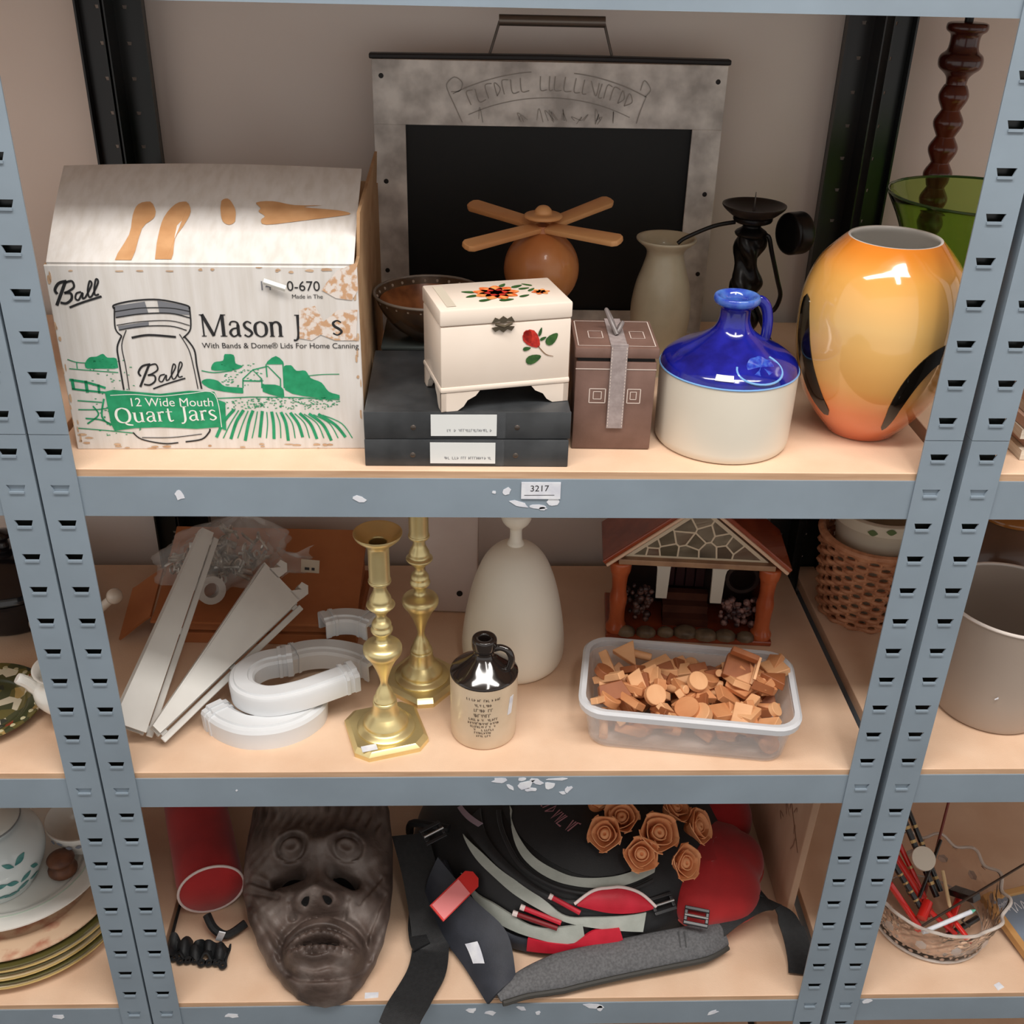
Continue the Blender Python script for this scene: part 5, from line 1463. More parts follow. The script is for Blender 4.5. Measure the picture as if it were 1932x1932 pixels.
part('side_panel', band([(-160, .62), (-140, .70), (-122, .77), (-108, .83), (-98, .86), (-88, .86), (-76, .85)], [(-156, .74), (-140, .76), (-126, .80), (-112, .85), (-100, .89), (-88, .90), (-72, .91)], .005, .006, 40, 5, .003), M_bpblack, bp, 1.0)
part('pale_crescent', band([(-152, .768), (-138, .775), (-126, .803), (-115, .832), (-106, .870), (-98, .918), (-88, .921), (-70, .928)], [(-150, .776), (-138, .814), (-127, .843), (-117, .878), (-108, .905), (-98, .936), (-84, .957), (-72, .975)], .006, .004, 44, 4), M_pale, bp, 1.0)
part('pale_crescent', band([(-140, .895), (-131, .925), (-123, .931), (-115, .946), (-108, .960), (-100, .953), (-92, .94)], [(-139, .90), (-129, .950), (-122, .970), (-114, .979), (-106, .983), (-98, .986), (-91, .978)], .007, .004, 40, 4), M_pale, bp, 1.0)
part('red_panel', band([(-109, .984), (-102, .985), (-95, .985), (-88, .955), (-80, .955)], [(-109, .998), (-102, .997), (-95, .995), (-88, .990), (-79, .980)], .009, .004, 30, 4), M_crimson, bp, 1.0)
rc = part('red_crescent', band([(-94, .872), (-88, .822), (-79, .815), (-72, .850), (-67, .915)], [(-94, .880), (-89, .893), (-82, .910), (-74, .920), (-67, .922)], .008, .004, 30, 6, .006), M_crimson, bp, 1.0)
part('white_piping', tube([tuple(dome_pt(a, r, .010)) for a, r in cat([(-95, .872), (-88, .818), (-79, .811), (-71.5, .848), (-66.5, .915)], 6)], .0022, 8), M_piping, rc)
part('charcoal_flank', band([(-150, .90), (-138, .935), (-126, .965), (-116, .984), (-108, .988)], [(-150, .985), (-138, .997), (-126, .9993), (-116, .9993), (-108, .9993)], .006, .005, 34, 8, .005), M_navy, bp, 1.0)
def zpull(p0, p1, m_, r=.0035):
    a, b = dome_pt(*p0, .010), dome_pt(*p1, .010)
    z = part('zip_pull', tube([tuple(a.lerp(b, t)) for t in (0, .25, .5, .75, 1)], r, 8), m_, bp)
    part('pull_end', tube([tuple(a.lerp(b, -.02)), tuple(a.lerp(b, .09))], r * 1.15, 8), M_piping, z)
zpull((-104, .852), (-93, .902), M_crimson)
zpull((-113, .911), (-99, .937), M_crimson)
zpull((-115, .935), (-100, .952), mat('dark_red_cord', (120, 14, 22), .5))
part('pink_stripe', band([(-168, .70), (-158, .68), (-149, .66)], [(-168, .725), (-158, .71), (-149, .69)], .007, .003, 14, 3), mat('mauve_trim', (150, 130, 140), .5), bp, 1.0)
# lettering squiggle on the top pocket
rl = random.Random(14)
ltr = scribble(0, 0, .085, .016, rl, .0022)
fl_ = strokes(ltr, Matrix.Identity(4), smooth=False)
def to_pocket(p):
    t, s_ = p[0] / .085, p[1] / .016
    az = -128 + 31 * t + 6 * s_
    rho = .385 + .150 * t - .06 * s_
    return tuple(dome_pt(az, rho, .0120 + .0016 * t))
part('stitched_lettering', ([to_pocket(p) for p in fl_[0]], fl_[1]), mat('dusty_pink_thread', (168, 116, 124), .6), bp, 0, recalc=False, label='dusty pink stitched lettering, unreadable')
# red luggage tag with pale window
tagc = dome_pt(-134, .93, .036)
tx = Matrix.Translation(tagc) @ Matrix.Rotation(math.radians(47), 4, 'Z') @ Matrix.Rotation(math.radians(-8), 4, 'Y') @ Matrix.Rotation(math.radians(34), 4, 'X')
lt = part('luggage_tag', xf(prism([(-.040, -.014), (.030, -.014), (.038, -.006), (.038, .006), (.030, .014), (-.040, .014)], .003), tx), mat('red_plastic_tag', (214, 48, 44), .35), bp, .3)
part('tag_window', xf(box(-.012, 0, .0034, .052, .025, .001), tx), mat('pale_pink_card', (240, 138, 138), .45), lt, .3)
# red side pocket on the right
def sidep(u, v):
    a, b = 2 * PI * u, PI * v
    k = 1 + .10 * math.cos(2 * a + .5) + .05 * math.sin(5 * a) - .10 * math.exp(-((a - .5) / .18) ** 2) - .08 * math.exp(-((a - 5.9) / .16) ** 2)
    return (.188 + .076 * math.sin(b) * math.cos(a) * k, -.098 + .092 * math.sin(b) * math.sin(a) * k + .02 * math.cos(a), .050 - .047 * math.cos(b) + .010 * math.sin(a) * math.sin(b))
sp = part('side_pocket', sheet(sidep, 60, 28, 0, True), M_red, bp, 1.5)
part('pocket_seam', tube([tuple(Vector(sidep(i / 60, .44)) * 1.004) for i in range(0, 61)], .0018, 6, False), mat('faded_red_seam', (196, 84, 78), .5), sp)
def sidep2(u, v):
    a, b = 2 * PI * u, PI * v
    return (.215 + .056 * math.sin(b) * math.cos(a), .010 + .060 * math.sin(b) * math.sin(a), .055 - .050 * math.cos(b))
part('side_pocket', sheet(sidep2, 40, 20, 0, True), M_red, bp, 1.5)
part('scalloped_piping', tube(cat([(.120, -.085, .094), (.131, -.098, .088), (.132, -.108, .082), (.145, -.112, .078), (.146, -.128, .070), (.160, -.134, .062), (.172, -.150, .048)], 6), .0022, 8), M_piping, sp)
# black mesh, strap adjusters between pockets
part('mesh_gusset', sheet(lambda u, v: (.085 + .075 * v + .02 * u, -.10 - .065 * v + .045 * u, .088 - .050 * v - .012 * u + .004 * math.sin(v * 25)), 8, 14, .004), M_bpblack, bp, 1.0)
M_buckle = mat('black_plastic_buckle', (44, 44, 46), .3)
for p, rz in (((.105, -.172, .070), 20), ((.150, -.188, .062), -15), ((-.215, -.085, .118), 35)):
    Mk = Matrix.Translation(p) @ Matrix.Rotation(math.radians(rz), 4, 'Z') @ Matrix.Rotation(.5, 4, 'X')
    bk = part('buckle', xf(join(box(0, -.010, 0, .034, .005, .006), box(0, .010, 0, .034, .005, .006), box(-.0145, 0, 0, .005, .015, .006), box(.0145, 0, 0, .005, .015, .006), box(0, 0, 0, .024, .004, .005)), Mk), M_buckle, bp, .3, bevel=.001)
    part('buckle_pin', xf(tube([(-.016, 0, .004), (.016, 0, .004)], .0018, 8), Mk), mat('steel_pin', (190, 188, 186), .25, .8), bk)
# grey padded hip strap along the front
W2 = lambda x, y, z: (x - DX, y - DY, z)
pad_path = cat([W2(.008, -.004, .014), W2(.044, .016, .017), W2(.100, .032, .020), W2(.165, .046, .023), W2(.230, .058, .026), W2(.288, .070, .027), W2(.322, .086, .025)], 6)
npd = len(pad_path)
pad_prof = [(.024 * math.cos(2 * PI * i / 16), .010 * math.sin(2 * PI * i / 16) * (1 if i < 9 else .8)) for i in range(16)]
pad = part('hip_pad', sweep(pad_prof, pad_path, up=(0, -.45, .9), scale=[.30 + .70 * min(1, i / 11) - .25 * max(0, (i - npd + 7) / 7) for i in range(npd)]), M_pad, bp, 1.2)
part('pad_binding', tube([(p[0] + .006, p[1] - .0225 * (.30 + .70 * min(1, i / 11) - .25 * max(0, (i - npd + 7) / 7)), p[2] - .009 * min(1, .4 + i / 14)) for i, p in enumerate(pad_path)], .0042, 8), mat('dark_grey_binding', (58, 56, 52), .6), pad)
part('stitch_bar', xf(join(box(0, -.006, 0, .0018, .022, .001), box(.008, -.006, 0, .0018, .022, .001)), Matrix.Translation(W2(.258, .070, .0415)) @ Matrix.Rotation(.5, 4, 'X')), M_bpblack, pad)
fl_lo = cat([W2(-.092, .150, .030), W2(-.066, .098, .012), W2(-.036, .052, .006), W2(-.004, -.008, .005)], 6)
fl_hi = cat([W2(-.074, .160, .098), W2(-.028, .112, .072), W2(.020, .072, .048), W2(.030, .022, .020)], 6)
def flapf(u, v):
    i = v * (len(fl_lo) - 1)
    k = min(int(i), len(fl_lo) - 2)
    a_ = Vector(fl_lo[k]).lerp(Vector(fl_lo[k + 1]), i - k)
    b_ = Vector(fl_hi[k]).lerp(Vector(fl_hi[k + 1]), i - k)
    return a_.lerp(b_, u) + Vector((-.3, -.7, .6)) * (.010 * math.sin(PI * u))
tip = part('pad_flap', sheet(flapf, 9, 20, .004), M_navy, bp, 1.2)
part('white_sticker', sheet(lambda u, v: flapf(.20 + .22 * u + .10 * v, .70 - .16 * v + .05 * u) + Vector((-.3, -.6, .7)) * .0065, 5, 6, .0006), M_paper, tip, .8)
# loose straps
sr = cat([W2(.312, .090, .030), W2(.345, .108, .042), W2(.385, .122, .050), W2(.412, .112, .044), W2(.424, .085, .026), W2(.427, .055, .012), W2(.424, .032, .006)], 7)
part('strap', ribbon(sr, [(-.5, .85, .2)] * 8 + [(-.35, .9, .25)] * 8 + [(-.9, .3, .3)] * 10 + [(-1, .1, .1)] * (len(sr) - 26), .036, .0025), M_black_fab, bp, 1.0)
sl = cat([W2(-.118, .215, .085), W2(-.100, .165, .052), W2(-.088, .115, .022), W2(-.084, .080, .010), W2(-.088, .040, .008), W2(-.104, .004, .006), W2(-.116, -.020, .004), W2(-.124, -.040, -.002)], 7)
part('strap', ribbon(sl, [(1, .12, 0)] * 22 + [(1, -.25, 0)] * 14 + [(.9, -.45, 0)] * (len(sl) - 36), [.052] * len(sl), .003), M_black_fab, bp, 1.0)
sq_ = cat([W2(-.100, .190, .045), W2(-.104, .150, .024), W2(-.106, .120, .014), W2(-.102, .090, .014), W2(-.096, .075, .014)], 6)
part('strap', ribbon(sq_, [(.8, .5, 0)] * len(sq_), .026, .003), M_black_fab, bp, 1.0)
part('haul_loop', tube(cat([tuple(dome_pt(-158, .80, .012)), tuple(dome_pt(-165, .86, .026)), tuple(dome_pt(-172, .92, .026)), tuple(dome_pt(-176, .97, .012))], 6), .006, 8), M_black_fab, bp)

# ------------------------------------------------------------------ carved wooden roses
M_rosew = mat('peach_wood_shaving', (240, 176, 126), .55, c2=(220, 138, 88), scale=50, lo=.3, hi=.7)
def rose_parts(root, seed):
    rr = random.Random(seed)
    def petal(a0, span, r, h, flare, z0):
        def fn(u, v):
            a = a0 + (u - .5) * span
            rad = r * (.55 + .45 * math.sin(v * PI * .62)) + flare * v ** 3 * (1 + .25 * math.cos(u * 2 * PI))
            return (rad * math.cos(a), rad * math.sin(a), z0 + h * v - .0015 * (2 * u - 1) ** 2)
        return sheet(fn, 9, 7, .0011)
    n = 0
    part('bud', lathe(cat([(0, 0), (.007, .001), (.0085, .008), (.0065, .017), (.003, .019), (.0015, .0165), (0, .015)], 3), 16), M_rosew, root, 1.0)
    for ring, (k, r, h, fl, sp) in enumerate([(3, .0085, .020, .001, 2.4), (4, .0125, .020, .004, 2.0), (5, .0160, .0185, .007, 1.7)]):
        off = rr.uniform(0, 6)
        for i in range(k):
            part('petal', petal(off + 2 * PI * i / k, sp, r * rr.uniform(.92, 1.06), h * rr.uniform(.9, 1.05), fl, .001 * ring), M_rosew, root, 1.0)
    part('calyx', lathe(cat([(0, -.008), (.003, -.007), (.008, -.002), (.012, .004), (.009, .006), (0, .006)], 2), 14), mat('rose_base_wood', (186, 112, 66), .6), root, 1.0)
ROSES = [((.147, .200, .150), -20, 25, 'peach carved wooden rose farthest left, tucked under the shelf beam'), ((.184, .172, .150), 25, -10, 'peach carved wooden rose facing left, second from the left'),
         ((.226, .150, .146), 35, 10, 'large open peach wooden rose in the middle front of the bunch'), ((.163, .150, .147), 40, -25, 'small peach wooden rose lowest on the left of the bunch'),
         ((.252, .190, .148), 10, 30, 'peach wooden rose at the back right of the bunch'), ((.280, .172, .136), 30, 45, 'peach wooden rose farthest right against the red pocket'),
         ((.256, .122, .124), 50, 30, 'peach wooden rose lowest right, hanging over the red pocket'), ((.204, .132, .134), 55, 0, 'peach wooden rose directly below the large open one')]
for i, (p, ax, ay, lbl) in enumerate(ROSES):
    r_ = thing('wooden_rose', lbl, 'wooden rose', (p[0], p[1], S3 + p[2] + .003), 0, 'carved wooden roses lying on the backpack')
    r_.rotation_mode = 'ZYX'
    r_.rotation_euler = (math.radians(ax), math.radians(ay), i * 1.3)
    k = 1.26 if i == 2 else 1.1
    r_.scale = (k, k, k)
    rose_parts(r_, 40 + i)

# ------------------------------------------------------------------ carved board along the right side
pb = thing('carved_board', 'pale carved wooden board standing along the right end of the bottom shelf', 'board', (.4265, .252, S3 + .0008), 0)
Mbd = Matrix.Rotation(math.radians(2), 4, 'Y')
part('board', xf(box(0, 0, .130, .010, .26, .260), Mbd), mat('pale_carved_wood', (206, 172, 146), .6, c2=(186, 148, 122), scale=14, stretch=(1, 1, .3), bump=.2, bscale=60), pb, .3, bevel=.002)
rr = random.Random(17)
Mcb = Mbd @ plane_frame((-.0054, 0, 0), (0, -1, 0), (0, 0, 1))
car = []
for i in range(26):
    x, z = rr.uniform(-.10, .11), rr.uniform(.10, .22)
    car.append([(x, z, .002), (x + rr.uniform(-.01, .01), z + rr.uniform(.004, .014), .002), (x + rr.uniform(-.015, .015), z + rr.uniform(.008, .02), .001)])
car.append([(-.12, .235, .002), (.0, .20, .002), (.12, .130, .002)])
part('carving', strokes(car, Mcb, lift=.0004), mat('carved_groove', (150, 112, 90), .7), pb, 0, recalc=False)
# ------------------------------------------------------------------ right-hand unit, top shelf
M_green_glass = mat('green_glass', (186, 216, 130), .05, trans=1.0, ior=1.25)
gv = thing('green_glass_vase', 'wide green glass vase standing behind the orange vase', 'vase', (.532, .262, S1))
part('vase_wall', lathe(cat([(0, 0), (.040, 0), (.044, .004), (.045, .02), (.050, .07), (.062, .13), (.080, .18), (.098, .214), (.0985, .2155), (.0955, .214), (.077, .180), (.0585, .13), (.0465, .07), (.042, .02), (0, .012)], 4), 56), M_green_glass, gv, 1.2)
part('rim', tube([(.0972 * math.cos(2 * PI * i / 56), .0972 * math.sin(2 * PI * i / 56), .2155) for i in range(57)], .0016, 8, False), mat('dark_green_rim', (54, 84, 40), .1, coat=.5), gv)
M_mahog = mat('dark_turned_mahogany', (112, 46, 26), .25, c2=(66, 24, 16), scale=10, stretch=(1, 1, .4), coat=.5)
ts = thing('turned_wood_lamp', 'tall dark turned wooden lamp stand behind the green vase', 'lamp stand', (.5425, .41, S1))
part('foot', lathe(cat([(0, 0), (.045, 0), (.046, .006), (.040, .012), (.020, .020), (.014, .03), (0, .031)], 3), 36), M_mahog, ts, .9)
pr = [(0, .03), (.013, .03)]
z = .04
while z < .285:
    pr += [(.0115, z), (.0165, z + .010), (.0170, z + .018), (.0115, z + .028)]
    z += .0305
pr += [(.0120, .292), (.0150, .300), (.0120, .308), (.0125, .318), (.017, .324), (.024, .330), (.0255, .338), (.0235, .344), (.0180, .349), (.0165, .358), (.0175, .366), (.0225, .370), (.0235, .375), (.020, .379), (0, .380)]
part('turned_stem', lathe(cat(pr, 3), 32), M_mahog, ts, 1.0)
part('fitting', join(loc(lathe([(0, 0), (.005, 0), (.005, .014), (0, .014)], 14), 0, 0, .380), loc(lathe([(0, 0), (.012, 0), (.012, .005), (0, .005)], 14), 0, 0, .392)), M_iron, ts, .5)
M_china = mat('white_china', (236, 234, 228), .15, c2=(226, 222, 214), scale=8, coat=.5)
def plate_mesh(r, deep=.012, th=.003):
    return cat([(0, 0), (r * .58, 0), (r * .62, .0015), (r * .72, deep * .45), (r * .97, deep * .95), (r, deep), (r * .985, deep + th * .6), (r * .72, deep * .45 + th), (r * .6, th * 1.1), (0, th)], 3)
M_book = mat('cream_paper_pad', (232, 224, 210), .7, c2=(206, 190, 170), scale=40, stretch=(.2, .2, 20))
for i in range(6):
    solo('paper_pad', xf(box(0, 0, .0055, .15, .20, .0105), Matrix.Rotation(.03 * math.sin(i * 2.3), 4, 'Z')), M_book if i % 2 == 0 else mat('pink_paper_pad', (196, 160, 140), .7),
         ['cream paper pad at the bottom of the stack at the right edge', 'pinkish paper pad second from the bottom of the right-edge stack', 'cream paper pad third from the bottom of the right-edge stack',
          'pinkish paper pad fourth from the bottom of the right-edge stack', 'cream paper pad second from the top of the right-edge stack', 'pinkish paper pad on top of the right-edge stack'][i], 'paper pad',
         (.606 + .004 * math.sin(i * 1.7), .135, S1 + .0004 + i * .0112), 0, 'paper pads stacked at the right edge', 0)

# ------------------------------------------------------------------ right-hand unit, middle shelf
M_wick = mat('wicker_cane', (208, 150, 112), .55, c2=(172, 112, 78), scale=60, lo=.35, hi=.65)
wb = thing('wicker_basket', 'round wicker basket with a potted plant standing near the wall', 'basket', (.532, .338, S2))
ZH = .125
def wick_r(z):
    return .060 + .013 * z / ZH
for k in range(28):
    a = 2 * PI * k / 28
    part('stake', tube([(wick_r(t * ZH) * math.cos(a), wick_r(t * ZH) * math.sin(a), t * ZH + .001) for t in (0, .33, .66, 1)], .0026, 6), M_wick, wb)
for row in range(15):
    z0 = .004 + row * .0083
    n = 112
    P = []
    for i in range(n + 1):
        a = 2 * PI * i / n
        amp = .0042 * math.sin(14 * a + PI * row + .0) if 3 < row < 13 else .003 * math.sin(14 * a + PI * row)
        P.append(((wick_r(z0) + amp) * math.cos(a), (wick_r(z0) + amp) * math.sin(a), z0))
    part('weave_strand', tube(P, .0033, 6, False), M_wick, wb)
part('base', lathe([(0, 0), (.060, 0), (.060, .004), (0, .004)], 36), M_wick, wb)
part('rim_braid', tube([(.0745 * math.cos(2 * PI * i / 48), .0745 * math.sin(2 * PI * i / 48), ZH + .001) for i in range(49)], .0058, 8, False), M_wick, wb)
pt = thing('plant_pot', 'cream pot with green pattern sitting inside the wicker basket', 'pot', (.532, .338, S2 + .0045))
part('pot_wall', lathe(cat([(0, 0), (.045, 0), (.052, .08), (.060, .145), (.066, .150), (.066, .165), (.062, .166), (.055, .150), (.046, .02), (0, .01)], 2), 40), mat('cream_pot_glaze', (206, 196, 176), .3, coat=.3), pt, .9)
def vl(a, z, r=.0665):
    return Vector((r * math.sin(a), -r * math.cos(a), z))
for k, (a0, z0) in enumerate([(-.5, .155), (-.15, .160), (.25, .156), (.6, .158)]):
    part('leaf_motif', sheet(lambda u, v: vl(a0 + (v - .5) * .20, z0 + (u - .5) * .009 * math.sin(PI * min(.98, max(.02, v)))), 4, 9, .0005), mat('pot_green', (84, 104, 60), .4), pt)

M_taupe = mat('taupe_plastic', (176, 162, 150), .4, c2=(168, 153, 141), scale=5)
bk_ = thing('waste_bin', 'taupe plastic waste bin with pale rim at the right edge', 'bin', (.6275, .128, S2))
part('bin_wall', lathe([(0, 0), (.062, 0), (.066, .002), (.069, .008), (.0735, .05), (.0835, .155), (.0815, .155), (.0715, .05), (.066, .010), (0, .008)], 64), M_taupe, bk_, .6)
part('rim', tube([(.0828 * math.cos(2 * PI * i / 64), .0828 * math.sin(2 * PI * i / 64), .1555) for i in range(65)], .0022, 8, False), mat('pale_rim_plastic', (226, 216, 208), .35), bk_)
part('moulded_mark', strokes([[(-.012, .060, .002), (-.004, .061, .003), (.008, .059, .0015)], [(-.003, .058, .0015), (.004, .0565, .0012)]], plane_frame((-.022, -.0725, 0), (1, .30, 0), (0, .09, 1))), M_paper, bk_, 0, recalc=False)
bd = thing('brown_crock', 'brown glazed crock behind the waste bin at the right edge', 'crock', (.704, .318, S2))
part('crock_body', lathe(cat([(0, 0), (.06, 0), (.075, .02), (.085, .07), (.078, .13), (.055, .165), (.048, .172), (.044, .172), (.05, .16), (.07, .12), (0, .02)], 3), 44), mat('brown_crock_glaze', (112, 84, 66), .3, c2=(92, 66, 50), scale=9, coat=.3), bd, 1.0)
part('crock_lid', lathe(cat([(.052, .171), (.05, .178), (.03, .186), (.010, .190), (.008, .196), (.012, .202), (0, .206)], 3), 36), mat('crock_lid_glaze', (150, 96, 44), .2, coat=.6), bd, 1.0)

# ------------------------------------------------------------------ right-hand unit, lower shelf
M_crystal = mat('cut_crystal', (252, 248, 246), .05, trans=1.0, ior=1.22)
cb = thing('cut_glass_bowl', 'heavy cut-glass bowl with scalloped rim holding pens and pencils', 'bowl', (.634, .128, S3))
NB = 96
def cut_wall(u, v):
    a = 2 * PI * u
    z = .002 + v * .072
    r = .080 + .016 * v + .0035 * math.sin(12 * a) * v ** 2
    d = .0016 * abs(math.sin(12 * a + 16 * v)) + .0016 * abs(math.sin(12 * a - 16 * v))
    return ((r - d) * math.cos(a), (r - d) * math.sin(a), z + .004 * math.sin(12 * a) * v ** 6)
def in_wall(u, v):
    a = 2 * PI * u
    z = .012 + v * .062
    r = .072 + .018 * v + .0035 * math.sin(12 * a) * v ** 2
    return (r * math.cos(a), r * math.sin(a), z + .004 * math.sin(12 * a) * v ** 6)
ow = sheet(cut_wall, 144, 22, 0, True)
iw = sheet(in_wall, 144, 14, 0, True)
o_ = len(ow[0])
V, F = join(ow, iw)
F += [(i * 22 + 21, ((i + 1) % 144) * 22 + 21, o_ + ((i + 1) % 144) * 14 + 13, o_ + i * 14 + 13) for i in range(144)]
F += [tuple(i * 22 for i in range(144)), tuple(o_ + i * 14 for i in range(144))]
part('bowl_wall', (V, F), M_crystal, cb, .5)
for k in range(12):
    a = 2 * PI * k / 12
    part('cut_star', xf(lathe([(0, .0016), (.004, .001), (.008, 0)], 6), Matrix.Rotation(a, 4, 'Z') @ Matrix.Translation((.0895, 0, .040)) @ Matrix.Rotation(PI / 2, 4, 'Y')), mat('frosted_cut', (226, 214, 206), .3, trans=.5), cb, .2)
part('rim_bead', tube([((.0935 + .0035 * math.sin(12 * q)) * math.cos(q), (.0935 + .0035 * math.sin(12 * q)) * math.sin(q), .0745 + .004 * math.sin(12 * q)) for q in [2 * PI * i / 144 for i in range(145)]], .0024, 8, False), mat('bright_glass_rim', (232, 222, 214), .08, alpha=.55, spec=1.0, coat=.6), cb)
part('base_ring', tube([(.0775 * math.cos(2 * PI * i / 64), .0775 * math.sin(2 * PI * i / 64), .0045) for i in range(65)], .0028, 8, False), mat('bright_glass_rim', (232, 222, 214)), cb)
M_redpen = mat('red_lacquer', (206, 34, 28), .25, coat=.5)
M_blkpen = mat('black_lacquer', (26, 22, 22), .25, coat=.5)
M_gold = mat('gold_foil', (196, 164, 112), .3, .6)
def stick(nm, lbl, a, b, r, m_, tipm=None, bands=None):
    P0, P1 = Vector(a), Vector(b)
    t = thing(nm, lbl, nm.split('_')[-1], a, 0, 'writing and craft sticks in the cut-glass bowl')
    d = P1 - P0
    part('shaft', tube([(0, 0, 0), tuple(d * .92)], r, 8), m_, t, .9)
    part('tip', tube([tuple(d * .92), tuple(d)], [r, r * .35], 8), tipm or m_, t, .9)
    if bands:
        for k in range(bands):
            f = .12 + .7 * k / bands
            part('gold_band', tube([tuple(d * f), tuple(d * (f + .03))], r * 1.06, 8), M_gold, t)
    return t
B3 = S3 + .014
stick('red_pen', 'thick red felt pen leaning left in the cut-glass bowl', (.626, .105, B3 + .020), (.572, .192, B3 + .085), .0062, M_redpen)
stick('red_pen', 'thinner red felt pen lowest on the left of the bowl', (.606, .088, B3 + .012), (.555, .118, B3 + .078), .0048, M_redpen)
stick('black_pencil', 'black pencil with gold lettering leaning far back left of the bowl', (.640, .130, B3 + .030), (.592, .225, B3 + .130), .0045, M_blkpen, M_gold, 5)
stick('black_pencil', 'second black pencil with gold bands between the red pens', (.612, .095, B3 + .030), (.566, .150, B3 + .090), .0042, M_blkpen, M_gold, 5)
stick('black_pencil', 'black pencil with silver stripe along the back left rim', (.650, .140, B3 + .030), (.606, .235, B3 + .128), .0040, M_blkpen, M_gold, 4)
stick('brown_skewer', 'thin reddish brown skewer standing upright at the back of the bowl', (.640, .160, B3), (.688, .250, B3 + .145), .0020, mat('red_brown_skewer', (120, 44, 30), .4))
stick('long_needle', 'long thin dark needle sticking out of the bowl to the right', (.590, .062, B3 + .050), (.772, .150, B3 + .078), .0018, mat('dark_needle', (70, 56, 48), .3, .4))
stick('teal_pen', 'slim white pen with teal end lying across the front of the bowl', (.586, .050, B3 + .052), (.668, .078, B3 + .062), .0032, M_paper, mat('teal_plastic', (96, 186, 160), .3))
stick('red_stick', 'bent red plastic stick at the right front of the bowl', (.634, .085, B3 + .050), (.652, .044, B3 + .040), .0036, M_redpen)
stick('cream_pencil', 'cream coloured pencil stub in the middle of the bowl', (.650, .150, B3 + .060), (.646, .100, B3 + .040), .0028, mat('cream_wood', (226, 196, 150), .5))
stick('red_crayon', 'short red crayon in the middle of the bowl', (.616, .108, B3 + .045), (.600, .085, B3 + .035), .0075, M_redpen)
stick('dark_brush', 'thin dark paintbrush crossing the red pens', (.655, .185, B3 + .085), (.604, .112, B3 + .040), .0026, M_blkpen)
stick('red_pencil', 'slim red pencil leaning against the back left rim of the bowl', (.632, .118, B3 + .012), (.580, .205, B3 + .105), .0038, M_redpen, M_gold, 2)
stick('red_pencil', 'red pencil with dark tip lying low across the bowl', (.650, .075, B3 + .016), (.590, .125, B3 + .050), .0038, M_redpen, M_blkpen)
stick('black_pen', 'black pen lying flat at the bottom right of the bowl', (.690, .100, B3 + .020), (.628, .070, B3 + .012), .0045, M_blkpen)
stick('red_pen', 'red pen with pink cap half buried at the right of the bowl', (.680, .140, B3 + .030), (.640, .080, B3 + .014), .0052, M_redpen, mat('pink_cap', (226, 110, 116), .3))
sp_ = thing('thread_spool', 'white disc-shaped spool end among the red pens', 'spool', (.622, .160, B3 + .074))
part('disc', xf(lathe([(0, 0), (.017, 0), (.0175, .002), (.017, .004), (0, .004)], 32), Matrix.Rotation(.62, 4, 'X')), mat('spool_white', (226, 216, 200), .5), sp_)
part('spindle', xf(lathe([(0, -.028), (.005, -.028), (.005, 0), (0, 0)], 14), Matrix.Rotation(.62, 4, 'X')), mat('spool_grey', (196, 188, 176), .5), sp_)
sc_ = thing('black_clip', 'black bulldog clip leaning inside the cut-glass bowl', 'clip', (.672, .118, B3 + .048))
part('clip_plate', xf(box(0, 0, 0, .016, .042, .010), Matrix.Rotation(.5, 4, 'Z') @ Matrix.Rotation(-.5, 4, 'X')), M_blkpen, sc_, .3, bevel=.001)
part('clip_handle', tube([(0, -.02, -.01), (-.014, -.034, -.014), (-.004, -.040, -.02)], .0016, 6), M_wire, sc_)

pf = thing('picture_frame', 'wooden picture frame with blue-grey print lying at the right edge', 'picture frame', (.778, .098, S3), 14)
fw, fh = .090, .130
Mtl = Matrix.Rotation(.10, 4, 'X')
for bx_, by_, sx_, sy_ in ((0, -fh / 2 + .005, fw, .010), (0, fh / 2 - .005, fw, .010), (-fw / 2 + .005, 0, .010, fh - .02), (fw / 2 - .005, 0, .010, fh - .02)):
    part('frame_bar', xf(box(bx_, by_, .0145, sx_, sy_, .012), Mtl), mat('oak_frame', (206, 160, 104), .45, c2=(184, 136, 82), scale=20), pf, .3, bevel=.001)
pic = part('print', xf(box(0, 0, .0140, fw - .019, fh - .019, .003), Mtl), mat('blue_grey_print', (136, 148, 162), .4, c2=(118, 130, 146), scale=12), pf, 0)
rr = random.Random(23)
part('print_marks', strokes([[(-.03 + i * .011, .03 + rr.uniform(-.006, .006), .0016), (-.026 + i * .011, .045, .0016), (-.022 + i * .011, .034 + rr.uniform(-.006, .006), .0016)] for i in range(6)], Mtl @ Matrix.Translation((0, 0, .0158))), M_paper, pic, 0, recalc=False)

